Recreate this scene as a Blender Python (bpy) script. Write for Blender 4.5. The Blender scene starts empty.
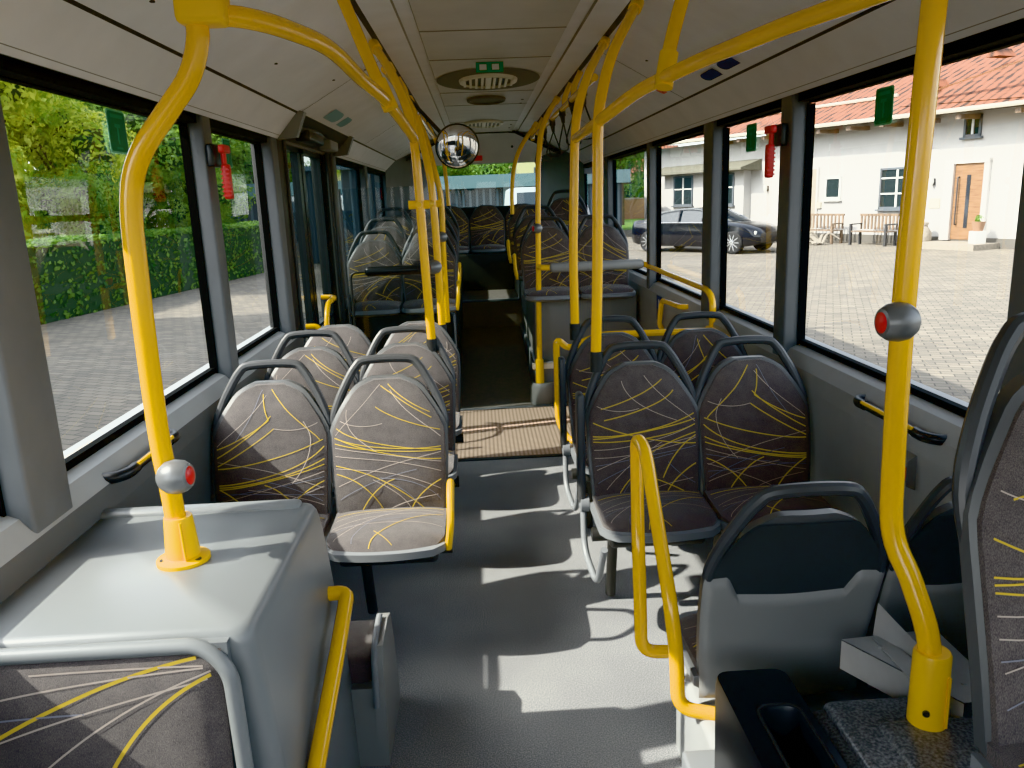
import bpy, bmesh, math, random
from mathutils import Vector, Matrix
R = math.radians
random.seed(7)
scn = bpy.context.scene
COL = scn.collection

# ------------------------------------------------------------------ materials
def nodes(name):
    m = bpy.data.materials.new(name); m.use_nodes = True
    nt = m.node_tree
    b = nt.nodes.get('Principled BSDF')
    return m, nt, b
def srgb(r, g, b):
    f = lambda c: (c/255/12.92) if c/255 <= .04045 else ((c/255+.055)/1.055)**2.4
    return (f(r), f(g), f(b), 1)
def mat(name, rgb, rough=.5, metal=0, noise=0, nscale=40, bump=0, spec=None, coat=0):
    m, nt, b = nodes(name)
    c = srgb(*rgb)
    b.inputs['Base Color'].default_value = c
    b.inputs['Roughness'].default_value = rough
    b.inputs['Metallic'].default_value = metal
    if spec is not None: b.inputs['Specular IOR Level'].default_value = spec
    if coat: b.inputs['Coat Weight'].default_value = coat; b.inputs['Coat Roughness'].default_value = .08
    if noise or bump:
        tc = nt.nodes.new('ShaderNodeTexCoord'); n = nt.nodes.new('ShaderNodeTexNoise')
        n.inputs['Scale'].default_value = nscale; n.inputs['Detail'].default_value = 4
        nt.links.new(tc.outputs['Object'], n.inputs['Vector'])
        if noise:
            r = nt.nodes.new('ShaderNodeValToRGB')
            r.color_ramp.elements[0].position = .3; r.color_ramp.elements[1].position = .7
            r.color_ramp.elements[0].color = tuple(x*(1-noise) for x in c[:3])+(1,)
            r.color_ramp.elements[1].color = tuple(min(1, x*(1+noise)) for x in c[:3])+(1,)
            nt.links.new(n.outputs['Fac'], r.inputs['Fac']); nt.links.new(r.outputs['Color'], b.inputs['Base Color'])
        if bump:
            bp = nt.nodes.new('ShaderNodeBump'); bp.inputs['Strength'].default_value = bump; bp.inputs['Distance'].default_value = .002
            nt.links.new(n.outputs['Fac'], bp.inputs['Height']); nt.links.new(bp.outputs['Normal'], b.inputs['Normal'])
    return m
M = {}
M['yellow'] = mat('yellow_enamel', (244, 180, 6), .22, coat=.4)
M['yellow_plastic'] = mat('yellow_plastic', (245, 186, 10), .35)
M['ceil'] = mat('ceiling_laminate', (234, 233, 230), .5, noise=.04, nscale=6)
M['ceil_mid'] = mat('ceiling_center_laminate', (206, 203, 196), .5, noise=.05, nscale=5)
M['seam'] = mat('black_seam', (20, 20, 20), .6)
M['joint'] = mat('pale_joint', (140, 136, 128), .6)
M['vent_dark'] = mat('vent_dark_grey', (92, 88, 82), .6)  # darker grey of vent surround, flat cover and house plinth
M['vent_white'] = mat('vent_cream', (232, 226, 208), .45)
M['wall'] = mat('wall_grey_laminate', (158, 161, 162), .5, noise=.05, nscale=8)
M['wall_shaded'] = mat('shaded_wall_laminate', (96, 98, 99), .5, noise=.05, nscale=8)  # tree-side shade painted in as a darker copy of the wall laminate
M['sill'] = mat('sill_grey', (164, 168, 170), .45)
M['pillar'] = mat('pillar_grey', (104, 107, 110), .5, noise=.05, nscale=10)
M['rubber'] = mat('black_rubber', (8, 8, 9), .8, spec=.1)
M['shell'] = mat('seat_shell_grey', (92, 93, 94), .4)
M['handle'] = mat('seat_handle_grey', (70, 71, 73), .38)
M['pan'] = mat('seat_pan_grey', (128, 132, 136), .4)
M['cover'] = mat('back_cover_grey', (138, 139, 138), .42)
M['cover_dark'] = mat('back_cover_dark', (66, 67, 68), .42)
M['box'] = mat('wheelbox_grey', (122, 126, 128), .33, noise=.02, nscale=4)
M['boxside'] = mat('wheelbox_side_grey', (110, 114, 117), .4, noise=.03, nscale=4)
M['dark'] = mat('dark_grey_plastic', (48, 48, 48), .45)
M['blackpl'] = mat('black_plastic', (26, 27, 30), .35)
M['steel'] = mat('brushed_steel', (186, 188, 188), .4, .35, noise=.08, nscale=12)
M['red'] = mat('red_plastic', (205, 30, 26), .35)
M['button_grey'] = mat('button_grey', (120, 122, 124), .35, .3)
M['green'] = mat('green_sticker', (18, 96, 62), .45)
M['green_pale'] = mat('pale_green_border', (132, 196, 160), .5)
M['green_mid'] = mat('mid_green_ink', (46, 132, 92), .5)
M['signgreen'] = mat('exit_sign_green', (10, 110, 66), .45)
M['white'] = mat('white_paint', (228, 228, 224), .5)
M['blue'] = mat('dark_blue_ink', (36, 52, 86), .5)
M['teal'] = mat('faded_teal_ink', (150, 180, 184), .5)
M['strap'] = mat('black_leather', (24, 23, 24), .5)
M['mirror'] = mat('mirror_silver', (235, 238, 240), .02, 1)
M['yel_thread'] = mat('yellow_thread', (208, 176, 74), .9, spec=.1)
M['pale_thread'] = mat('pale_thread', (186, 172, 162), .9, spec=.1)
M['blue_thread'] = mat('grey_blue_thread', (132, 134, 146), .9, spec=.1)

def fabric():
    m, nt, b = nodes('violet_grey_moquette')
    tc = nt.nodes.new('ShaderNodeTexCoord')
    mp = nt.nodes.new('ShaderNodeMapping'); mp.inputs['Scale'].default_value = (1, 1, .35)
    n = nt.nodes.new('ShaderNodeTexNoise'); n.inputs['Scale'].default_value = 900; n.inputs['Detail'].default_value = 1
    n2 = nt.nodes.new('ShaderNodeTexNoise'); n2.inputs['Scale'].default_value = 30; n2.inputs['Detail'].default_value = 4
    mx = nt.nodes.new('ShaderNodeMath'); mx.operation = 'MULTIPLY_ADD'; mx.inputs[1].default_value = .35; 
    r = nt.nodes.new('ShaderNodeValToRGB')
    r.color_ramp.elements[0].position = .35; r.color_ramp.elements[0].color = srgb(62, 60, 63)
    r.color_ramp.elements[1].position = .98; r.color_ramp.elements[1].color = srgb(116, 109, 106)
    nt.links.new(tc.outputs['Object'], mp.inputs['Vector']); nt.links.new(mp.outputs['Vector'], n.inputs['Vector'])
    nt.links.new(tc.outputs['Object'], n2.inputs['Vector'])
    nt.links.new(n2.outputs['Fac'], mx.inputs[0]); nt.links.new(n.outputs['Fac'], mx.inputs[2])
    nt.links.new(mx.outputs[0], r.inputs['Fac']); nt.links.new(r.outputs['Color'], b.inputs['Base Color'])
    bp = nt.nodes.new('ShaderNodeBump'); bp.inputs['Strength'].default_value = .5; bp.inputs['Distance'].default_value = .002
    nt.links.new(n.outputs['Fac'], bp.inputs['Height']); nt.links.new(bp.outputs['Normal'], b.inputs['Normal'])
    b.inputs['Roughness'].default_value = .95; b.inputs['Specular IOR Level'].default_value = .15
    b.inputs['Sheen Weight'].default_value = .25; b.inputs['Sheen Roughness'].default_value = .5
    return m
M['fabric'] = fabric()

def floor_mat():
    m, nt, b = nodes('speckled_vinyl')
    tc = nt.nodes.new('ShaderNodeTexCoord')
    n = nt.nodes.new('ShaderNodeTexNoise'); n.inputs['Scale'].default_value = 260; n.inputs['Detail'].default_value = 2
    n2 = nt.nodes.new('ShaderNodeTexNoise'); n2.inputs['Scale'].default_value = 3.5; n2.inputs['Detail'].default_value = 6
    r = nt.nodes.new('ShaderNodeValToRGB'); e = r.color_ramp.elements
    e[0].position = .34; e[0].color = srgb(112, 114, 118)
    e[1].position = .68; e[1].color = srgb(182, 181, 178)
    e.new(.5).color = srgb(146, 148, 150)
    r2 = nt.nodes.new('ShaderNodeValToRGB'); r2.color_ramp.elements[0].position = .3; r2.color_ramp.elements[0].color = (.8, .8, .82, 1); r2.color_ramp.elements[1].position = .7; r2.color_ramp.elements[1].color = (1, 1, 1, 1)
    mx = nt.nodes.new('ShaderNodeMixRGB'); mx.blend_type = 'MULTIPLY'; mx.inputs['Fac'].default_value = 1
    for q in (n, n2): nt.links.new(tc.outputs['Object'], q.inputs['Vector'])
    nt.links.new(n.outputs['Fac'], r.inputs['Fac']); nt.links.new(n2.outputs['Fac'], r2.inputs['Fac'])
    nt.links.new(r.outputs['Color'], mx.inputs[1]); nt.links.new(r2.outputs['Color'], mx.inputs[2])
    nt.links.new(mx.outputs['Color'], b.inputs['Base Color'])
    b.inputs['Roughness'].default_value = .55
    return m
M['floor'] = floor_mat()
M['floor_dark'] = mat('dark_mottled_vinyl', (122, 117, 112), .6, noise=.12, nscale=30)  # darker, mottled vinyl of the rear floor
def tactile_mat():
    m, nt, b = nodes('brown_studded_rubber')
    tc = nt.nodes.new('ShaderNodeTexCoord')
    v = nt.nodes.new('ShaderNodeTexVoronoi'); v.inputs['Scale'].default_value = 38; v.inputs['Randomness'].default_value = .0
    r = nt.nodes.new('ShaderNodeValToRGB')
    r.color_ramp.elements[0].position = .25; r.color_ramp.elements[0].color = srgb(206, 180, 160)
    r.color_ramp.elements[1].position = .5; r.color_ramp.elements[1].color = srgb(150, 126, 108)
    nt.links.new(tc.outputs['Object'], v.inputs['Vector']); nt.links.new(v.outputs['Distance'], r.inputs['Fac'])
    nt.links.new(r.outputs['Color'], b.inputs['Base Color'])
    bp = nt.nodes.new('ShaderNodeBump'); bp.inputs['Strength'].default_value = .6; bp.inputs['Distance'].default_value = .004; bp.invert = True
    nt.links.new(v.outputs['Distance'], bp.inputs['Height']); nt.links.new(bp.outputs['Normal'], b.inputs['Normal'])
    b.inputs['Roughness'].default_value = .7
    return m
M['tactile'] = tactile_mat()
def speckle_dark():
    m, nt, b = nodes('wet_speckled_dark_grey')
    tc = nt.nodes.new('ShaderNodeTexCoord')
    v = nt.nodes.new('ShaderNodeTexNoise'); v.inputs['Scale'].default_value = 160
    r = nt.nodes.new('ShaderNodeValToRGB')
    r.color_ramp.elements[0].position = .35; r.color_ramp.elements[0].color = srgb(72, 74, 76)
    r.color_ramp.elements[1].position = .72; r.color_ramp.elements[1].color = srgb(146, 148, 150)
    nt.links.new(tc.outputs['Object'], v.inputs['Vector']); nt.links.new(v.outputs['Fac'], r.inputs['Fac'])
    nt.links.new(r.outputs['Color'], b.inputs['Base Color']); b.inputs['Roughness'].default_value = .28
    return m
M['speckle'] = speckle_dark()
def glass_mat(name, tint=(.93, .97, .95), refl=1.0):
    m = bpy.data.materials.new(name); m.use_nodes = True; nt = m.node_tree
    for n in list(nt.nodes): nt.nodes.remove(n)
    out = nt.nodes.new('ShaderNodeOutputMaterial'); mx = nt.nodes.new('ShaderNodeMixShader')
    t = nt.nodes.new('ShaderNodeBsdfTransparent'); t.inputs['Color'].default_value = (*tint, 1)
    g = nt.nodes.new('ShaderNodeBsdfGlossy'); g.inputs['Roughness'].default_value = .02; g.inputs['Color'].default_value = (refl, refl, refl, 1)
    ge = nt.nodes.new('ShaderNodeNewGeometry'); dt = nt.nodes.new('ShaderNodeVectorMath'); dt.operation = 'DOT_PRODUCT'
    def mth(op, a_, b_):
        q = nt.nodes.new('ShaderNodeMath'); q.operation = op
        for i, v in enumerate((a_, b_)):
            if v is None: continue
            if hasattr(v, 'links'): nt.links.new(v, q.inputs[i])
            else: q.inputs[i].default_value = v
        return q.outputs[0]
    nt.links.new(ge.outputs['Normal'], dt.inputs[0]); nt.links.new(ge.outputs['Incoming'], dt.inputs[1])
    sch = mth('POWER', mth('SUBTRACT', 1.0, mth('ABSOLUTE', dt.outputs['Value'], None)), 5.0)
    nt.links.new(mth('ADD', mth('MULTIPLY', sch, .75), .045), mx.inputs[0]); nt.links.new(t.outputs[0], mx.inputs[1]); nt.links.new(g.outputs[0], mx.inputs[2])
    nt.links.new(mx.outputs[0], out.inputs[0])
    return m
M['glass'] = glass_mat('window_glass')
M['tint'] = glass_mat('tinted_glass', (.36, .41, .40))
M['screen'] = glass_mat('clear_screen', (.82, .86, .88))
M['dark_glass'] = mat('dark_window_glass', (40, 48, 56), .05)
M['house_glass'] = mat('house_window_glass', (38, 46, 48), .06)

def paving():
    m, nt, b = nodes('courtyard_pavers')
    tc = nt.nodes.new('ShaderNodeTexCoord')
    mp = nt.nodes.new('ShaderNodeMapping'); mp.inputs['Rotation'].default_value = (0, 0, R(24))
    br = nt.nodes.new('ShaderNodeTexBrick'); br.inputs['Scale'].default_value = 4.0
    br.inputs['Color1'].default_value = srgb(138, 129, 115); br.inputs['Color2'].default_value = srgb(110, 104, 95); br.inputs['Mortar'].default_value = srgb(72, 68, 62)
    br.inputs['Mortar Size'].default_value = .03; br.inputs['Brick Width'].default_value = .9; br.inputs['Row Height'].default_value = .46
    n = nt.nodes.new('ShaderNodeTexNoise'); n.inputs['Scale'].default_value = .6; n.inputs['Detail'].default_value = 6
    r = nt.nodes.new('ShaderNodeValToRGB'); r.color_ramp.elements[0].position = .3; r.color_ramp.elements[0].color = (.82, .82, .82, 1); r.color_ramp.elements[1].position = .7; r.color_ramp.elements[1].color = (1.0, 1, 1, 1)
    mx = nt.nodes.new('ShaderNodeMixRGB'); mx.blend_type = 'MULTIPLY'; mx.inputs['Fac'].default_value = 1
    nt.links.new(tc.outputs['Object'], mp.inputs['Vector']); nt.links.new(mp.outputs['Vector'], br.inputs['Vector']); nt.links.new(tc.outputs['Object'], n.inputs['Vector'])
    nt.links.new(n.outputs['Fac'], r.inputs['Fac']); nt.links.new(br.outputs['Color'], mx.inputs[1]); nt.links.new(r.outputs['Color'], mx.inputs[2])
    nt.links.new(mx.outputs['Color'], b.inputs['Base Color']); b.inputs['Roughness'].default_value = .85
    return m
M['paving'] = paving()
def leafmat(name, c1, c2, scale=1.2):
    m, nt, b = nodes(name)
    tc = nt.nodes.new('ShaderNodeTexCoord'); n = nt.nodes.new('ShaderNodeTexNoise'); n.inputs['Scale'].default_value = scale; n.inputs['Detail'].default_value = 6
    r = nt.nodes.new('ShaderNodeValToRGB')
    r.color_ramp.elements[0].position = .38; r.color_ramp.elements[0].color = srgb(*c1)
    r.color_ramp.elements[1].position = .62; r.color_ramp.elements[1].color = srgb(*c2)
    nt.links.new(tc.outputs['Object'], n.inputs['Vector']); nt.links.new(n.outputs['Fac'], r.inputs['Fac']); nt.links.new(r.outputs['Color'], b.inputs['Base Color'])
    b.inputs['Roughness'].default_value = .6
    tr = nt.nodes.new('ShaderNodeBsdfTranslucent'); nt.links.new(r.outputs['Color'], tr.inputs['Color'])
    mx = nt.nodes.new('ShaderNodeMixShader'); mx.inputs[0].default_value = .45
    out = nt.nodes.get('Material Output')
    nt.links.new(b.outputs[0], mx.inputs[1]); nt.links.new(tr.outputs[0], mx.inputs[2]); nt.links.new(mx.outputs[0], out.inputs[0])
    return m
M['leaf_bright'] = leafmat('yellow_green_leaves', (120, 158, 44), (214, 218, 96))
M['leaf_mid'] = leafmat('green_leaves', (66, 108, 44), (134, 168, 76))
M['leaf_hedge'] = leafmat('hedge_leaves', (52, 92, 40), (112, 150, 66), 3)
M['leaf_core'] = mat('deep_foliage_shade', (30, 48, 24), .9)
M['bark'] = mat('bark', (84, 70, 56), .9, noise=.3, nscale=8)
M['plaster'] = mat('white_plaster', (186, 184, 181), .85, noise=.03, nscale=2)
M['plaster_cream'] = mat('cream_plaster', (228, 214, 160), .85)
def tilemat():
    m, nt, b = nodes('terracotta_tiles')
    tc = nt.nodes.new('ShaderNodeTexCoord')
    w = nt.nodes.new('ShaderNodeTexWave'); w.inputs['Scale'].default_value = 1.0; w.inputs['Distortion'].default_value = .6; w.bands_direction = 'X'
    w2 = nt.nodes.new('ShaderNodeTexWave'); w2.inputs['Scale'].default_value = .9; w2.bands_direction = 'Y'; w2.wave_profile = 'SAW'
    n = nt.nodes.new('ShaderNodeTexNoise'); n.inputs['Scale'].default_value = 2.5
    ad = nt.nodes.new('ShaderNodeMath'); ad.operation = 'MULTIPLY_ADD'; ad.inputs[1].default_value = .40
    ad2 = nt.nodes.new('ShaderNodeMath'); ad2.operation = 'MULTIPLY_ADD'; ad2.inputs[1].default_value = .15
    r = nt.nodes.new('ShaderNodeValToRGB')
    r.color_ramp.elements[0].position = .55; r.color_ramp.elements[0].color = srgb(48, 28, 20)
    r.color_ramp.elements[1].position = .95; r.color_ramp.elements[1].color = srgb(150, 90, 64)
    for q in (w, w2, n): nt.links.new(tc.outputs['Object'], q.inputs['Vector'])
    nt.links.new(w.outputs['Fac'], ad.inputs[0]); nt.links.new(n.outputs['Fac'], ad.inputs[2])
    nt.links.new(w2.outputs['Fac'], ad2.inputs[0]); nt.links.new(ad.outputs[0], ad2.inputs[2])
    nt.links.new(ad2.outputs[0], r.inputs['Fac']); nt.links.new(r.outputs['Color'], b.inputs['Base Color'])
    b.inputs['Roughness'].default_value = .8
    return m
M['tiles'] = tilemat()
def woodmat(name, c1, c2, sc=(1, 1, 8)):
    m, nt, b = nodes(name)
    tc = nt.nodes.new('ShaderNodeTexCoord'); mp = nt.nodes.new('ShaderNodeMapping'); mp.inputs['Scale'].default_value = sc
    n = nt.nodes.new('ShaderNodeTexNoise'); n.inputs['Scale'].default_value = 3; n.inputs['Detail'].default_value = 5
    r = nt.nodes.new('ShaderNodeValToRGB'); r.color_ramp.elements[0].position = .3; r.color_ramp.elements[0].color = srgb(*c1); r.color_ramp.elements[1].position = .7; r.color_ramp.elements[1].color = srgb(*c2)
    nt.links.new(tc.outputs['Object'], mp.inputs['Vector']); nt.links.new(mp.outputs['Vector'], n.inputs['Vector']); nt.links.new(n.outputs['Fac'], r.inputs['Fac']); nt.links.new(r.outputs['Color'], b.inputs['Base Color'])
    b.inputs['Roughness'].default_value = .6
    return m
M['door_wood'] = woodmat('oak_boards', (104, 72, 48), (150, 112, 78))
M['bench_wood'] = woodmat('weathered_bench_wood', (84, 68, 54), (132, 110, 90), (6, 1, 1))
M['door_frame'] = mat('door_frame_white', (206, 204, 200), .6)
M['grey_frame'] = mat('window_frame_grey', (84, 90, 96), .5)
M['cast_iron'] = mat('cast_iron', (52, 52, 54), .5)
M['carpaint'] = mat('black_blue_car_paint', (10, 12, 20), .2, coat=.4)
M['tyre'] = mat('tyre_rubber', (22, 22, 23), .8)
M['alloy'] = mat('silver_alloy', (205, 208, 212), .25, .8)
M['hall'] = mat('blue_grey_cladding', (84, 98, 108), .6)
M['hall_dark'] = mat('dark_cladding', (48, 56, 64), .6)
M['fascia'] = mat('teal_fascia', (92, 120, 126), .5)
M['stone'] = mat('grey_stone', (150, 142, 130), .9, noise=.2, nscale=12)
M['moss'] = mat('mossy_roof', (100, 98, 84), .9, noise=.2, nscale=10)
M['terracotta'] = mat('terracotta_pot', (150, 116, 92), .8)
M['grass'] = leafmat('lawn', (80, 130, 44), (126, 170, 70), 4)
M['lamp'] = mat('lamp_white', (230, 230, 224), .3)

# ------------------------------------------------------------------ mesh builder
class MB:
    def __init__(s): s.v = []; s.f = []; s.m = []; s.mats = []
    def mi(s, m):
        m = M[m] if isinstance(m, str) else m
        if m not in s.mats: s.mats.append(m)
        return s.mats.index(m)
    def add(s, vs, fs, m):
        o = len(s.v); k = s.mi(m)
        s.v += [tuple(x) for x in vs]; s.f += [tuple(i+o for i in f) for f in fs]; s.m += [k]*len(fs); return s
    def box(s, x0, x1, y0, y1, z0, z1, m):
        vs = [(x, y, z) for z in (z0, z1) for y in (y0, y1) for x in (x0, x1)]
        return s.add(vs, [(0, 2, 3, 1), (4, 5, 7, 6), (0, 1, 5, 4), (2, 6, 7, 3), (0, 4, 6, 2), (1, 3, 7, 5)], m)
    def rbox(s, x0, x1, y0, y1, z0, z1, m, r=.01, seg=3, mtx=None):
        bm = bmesh.new(); bmesh.ops.create_cube(bm, size=1)
        for v in bm.verts: v.co = Vector(((x0+x1)/2+v.co.x*(x1-x0), (y0+y1)/2+v.co.y*(y1-y0), (z0+z1)/2+v.co.z*(z1-z0)))
        bmesh.ops.bevel(bm, geom=bm.edges[:], offset=r, segments=seg, profile=.5, affect='EDGES')
        if mtx is not None: bm.transform(mtx)
        return s.bm(bm, m)
    def bm(s, bm, m):
        bm.verts.index_update()
        s.add([v.co[:] for v in bm.verts], [[v.index for v in f.verts] for f in bm.faces], m); bm.free(); return s
    def tube(s, path, r, m, seg=12, caps=True, flat=1.0, up=None):
        P = [Vector(p) for p in path]; n = len(P); rr = r if isinstance(r, (list, tuple)) else [r]*n
        T = []
        for i in range(n):
            t = (P[min(i+1, n-1)]-P[max(i-1, 0)]); T.append(t.normalized())
        a = Vector(up) if up else (Vector((0, 0, 1)) if abs(T[0].z) < .9 else Vector((1, 0, 0)))
        N = (a-T[0]*a.dot(T[0])).normalized(); vs = []; fs = []
        for i in range(n):
            if i: 
                N = (N-T[i]*N.dot(T[i])).normalized()
            B = T[i].cross(N)
            for k in range(seg):
                an = 2*math.pi*k/seg
                vs.append(P[i]+N*math.cos(an)*rr[i]+B*math.sin(an)*rr[i]*flat)
        for i in range(n-1):
            for k in range(seg):
                k2 = (k+1) % seg
                fs.append((i*seg+k, i*seg+k2, (i+1)*seg+k2, (i+1)*seg+k))
        if caps: fs += [tuple(range(seg-1, -1, -1)), tuple((n-1)*seg+k for k in range(seg))]
        return s.add(vs, fs, m)
    def lathe(s, c, prof, m, axis=(0, 0, 1), seg=24):
        ax = Vector(axis).normalized(); a = Vector((1, 0, 0)) if abs(ax.x) < .9 else Vector((0, 1, 0))
        N = (a-ax*a.dot(ax)).normalized(); B = ax.cross(N); c = Vector(c); vs = []; fs = []
        for (r, h) in prof:
            for k in range(seg):
                an = 2*math.pi*k/seg; vs.append(c+ax*h+(N*math.cos(an)+B*math.sin(an))*max(r, 1e-5))
        for i in range(len(prof)-1):
            for k in range(seg):
                k2 = (k+1) % seg; fs.append((i*seg+k, i*seg+k2, (i+1)*seg+k2, (i+1)*seg+k))
        fs += [tuple(range(seg-1, -1, -1)), tuple((len(prof)-1)*seg+k for k in range(seg))]
        return s.add(vs, fs, m)
    def prism(s, poly, y0, y1, m, axis='y', mats=None):
        # poly in the plane across AXIS, extruded along it
        def P(a, b, t): return {'y': (a, t, b), 'x': (t, a, b), 'z': (a, b, t)}[axis]
        n = len(poly); vs = [P(a, b, y0) for a, b in poly]+[P(a, b, y1) for a, b in poly]
        fs = [(i, (i+1) % n, n+(i+1) % n, n+i) for i in range(n)]
        if mats:
            for f, mm in zip(fs, mats): s.add(vs, [f], mm)
            fs = []
        return s.add(vs, fs+[tuple(range(n-1, -1, -1)), tuple(range(n, 2*n))], m)
    def grid(s, fn, nu, nv, m, flip=False):
        vs = [fn(i/nu, j/nv) for j in range(nv+1) for i in range(nu+1)]
        w = nu+1; fs = []
        for j in range(nv):
            for i in range(nu):
                q = (j*w+i, j*w+i+1, (j+1)*w+i+1, (j+1)*w+i)
                fs.append(q[::-1] if flip else q)
        return s.add(vs, fs, m)
    def build(s, name, parent=None, smooth=35, merge=False, fixn=True):
        me = bpy.data.meshes.new(name)
        me.from_pydata(s.v, [], s.f)
        for m in s.mats: me.materials.append(m)
        me.polygons.foreach_set('material_index', s.m)
        if fixn or merge:
            bm = bmesh.new(); bm.from_mesh(me)
            if merge: bmesh.ops.remove_doubles(bm, verts=bm.verts, dist=1e-5)
            if fixn: bmesh.ops.recalc_face_normals(bm, faces=bm.faces)
            bm.to_mesh(me); bm.free()
        if smooth:
            me.polygons.foreach_set('use_smooth', [True]*len(me.polygons))
            me.set_sharp_from_angle(angle=R(smooth))
        me.update()
        o = bpy.data.objects.new(name, me); COL.objects.link(o)
        if parent: o.parent = parent
        return o
def empty(name, loc=(0, 0, 0), rz=0):
    o = bpy.data.objects.new(name, None); COL.objects.link(o); o.location = loc; o.rotation_euler = (0, 0, rz); o.empty_display_size = .05
    return o
def tag(o, label, cat, group=None):
    o['label'] = label; o['category'] = cat
    if group: o['group'] = group
    return o
def struct(o, label=None):
    o['kind'] = 'structure'
    if label: o['label'] = label
    return o
def thing(name, label, cat, loc=(0, 0, 0), rz=0, group=None): return tag(empty(name, loc, rz), label, cat, group)
def copy_tree(o, parent=None):
    c = o.copy(); COL.objects.link(c)
    if parent: c.parent = parent
    for ch in list(o.children): copy_tree(ch, c)
    return c
def fillet(P, r=.06, n=6):
    P = [Vector(p) for p in P]; out = [P[0]]
    for i in range(1, len(P)-1):
        a, b, c = P[i-1], P[i], P[i+1]
        d1 = (a-b); d2 = (c-b); rr = min(r, d1.length*.49, d2.length*.49)
        p, q = b+d1.normalized()*rr, b+d2.normalized()*rr
        for k in range(n+1):
            t = k/n; out.append(p*(1-t)**2+b*2*t*(1-t)+q*t*t)
    out.append(P[-1]); return out
def catmull(P, n=6):
    P = [Vector(p) for p in P]; Q = [P[0]*2-P[1]]+P+[P[-1]*2-P[-2]]; out = []
    for i in range(1, len(Q)-2):
        for k in range(n):
            t = k/n; a, b, c, d = Q[i-1:i+3]
            out.append(.5*((2*b)+(c-a)*t+(2*a-5*b+4*c-d)*t*t+(3*b-a-3*c+d)*t**3))
    out.append(P[-1]); return out

# ------------------------------------------------------------------ camera
cam = bpy.data.cameras.new('camera'); co = bpy.data.objects.new('camera', cam); COL.objects.link(co)
cam.sensor_width = 36; cam.lens = 790*36/1024; cam.clip_start = .05; cam.clip_end = 400
a = Vector((476-512, 200-384, 790)).normalized()
rl = R(2.3); d = Vector((math.sin(rl), math.cos(rl), 0)); d.z = -(d.x*a.x+d.y*a.y)/a.z; d.normalize()
rt = d.cross(a)
Rm = Matrix((rt, a, -d))
cx, cy, cz = Rm.col[0], Rm.col[1], Rm.col[2]
co.matrix_world = Matrix(((cx[0], -cy[0], -cz[0], 0), (cx[1], -cy[1], -cz[1], 0), (cx[2], -cy[2], -cz[2], 1.55), (0, 0, 0, 1)))
scn.camera = co

# ------------------------------------------------------------------ light
w = bpy.data.worlds.new('sky'); scn.world = w; w.use_nodes = True; nt = w.node_tree
bg = nt.nodes['Background']; sk = nt.nodes.new('ShaderNodeTexSky'); sk.sky_type = 'NISHITA'; sk.sun_disc = False
sk.sun_elevation = R(43); sk.sun_rotation = R(-101); sk.air_density = 1.0; sk.dust_density = 2.0; sk.ozone_density = 1
mxs = nt.nodes.new('ShaderNodeMixRGB'); mxs.inputs['Fac'].default_value = .72; hsv = nt.nodes.new('ShaderNodeRGBToBW'); 
nt.links.new(sk.outputs[0], hsv.inputs[0]); nt.links.new(sk.outputs[0], mxs.inputs[1]); nt.links.new(hsv.outputs[0], mxs.inputs[2])
nt.links.new(mxs.outputs[0], bg.inputs[0]); bg.inputs[1].default_value = .70
sl = bpy.data.lights.new('sun', 'SUN'); so = bpy.data.objects.new('sun', sl); COL.objects.link(so)
sl.energy = 8.0; sl.angle = R(.6); sl.color = (1, .93, .82)
so.rotation_euler = Vector((1, .2, -.93)).to_track_quat('-Z', 'Y').to_euler()
so.location = (-6, -2, 8)
scn.view_settings.view_transform = 'Khronos PBR Neutral'
scn.view_settings.exposure = .19; scn.view_settings.gamma = 1.27
scn.cycles.max_bounces = 12; scn.cycles.diffuse_bounces = 9; scn.cycles.transparent_max_bounces = 24; scn.cycles.caustics_reflective = False
scn.cycles.sample_clamp_indirect = 6

# ------------------------------------------------------------------ bus shell
YF, YR = -1.7, 9.85
fl = MB()
fl.box(-1.12, 1.36, YF, 4.63, -.05, 0, 'floor')
fl.box(-1.12, 1.36, 4.63, 5.80, -.05, 0, 'tactile')
fl.box(-1.12, 1.36, 5.80, 6.1, -.05, 0, 'floor_dark')
fl.add([(-1.12, 6.1, 0), (1.36, 6.1, 0), (1.36, 8, .28), (-1.12, 8, .28)], [(0, 1, 2, 3)], 'floor_dark')
fl.add([(-1.12, 8, .28), (1.36, 8, .28), (1.36, 8, .55), (-1.12, 8, .55)], [(0, 1, 2, 3)], 'floor_dark')
fl.add([(-1.12, 8, .55), (1.36, 8, .55), (1.36, YR, .55), (-1.12, YR, .55)], [(0, 1, 2, 3)], 'floor_dark')
struct(fl.build('floor', smooth=0, fixn=False))
tr = MB(); tr.box(-.27, .39, 7.97, 8.03, .545, .565, 'pan'); struct(tr.build('trim_1'))
tr = MB(); tr.box(-1.0, .9, 5.79, 5.83, 0, .006, 'pan'); tr.box(-1.0, .9, 4.60, 4.64, 0, .006, 'dark'); struct(tr.build('trim_2'))

def lower_wall(name, sgn, y0, y1):
    X = lambda x: (-1.06-x) if sgn < 0 else (1.29+x)       # x = distance outward of the glass plane
    s = MB()
    poly = [(X(-.05), -.02), (X(-.07), .80), (X(-.065), .865), (X(-.03), .91), (X(.005), .925), (X(.10), .925), (X(.10), -.25), (X(-.0), -.25)]
    w_ = 'wall_shaded' if sgn < 0 else 'wall'
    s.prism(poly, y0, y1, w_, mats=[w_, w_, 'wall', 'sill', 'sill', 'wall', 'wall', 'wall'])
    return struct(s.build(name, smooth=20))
lower_wall('wall_left', -1, YF, 4.38); lower_wall('wall_left_rear', -1, 5.78, YR); lower_wall('wall_right', 1, YF, YR)

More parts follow.
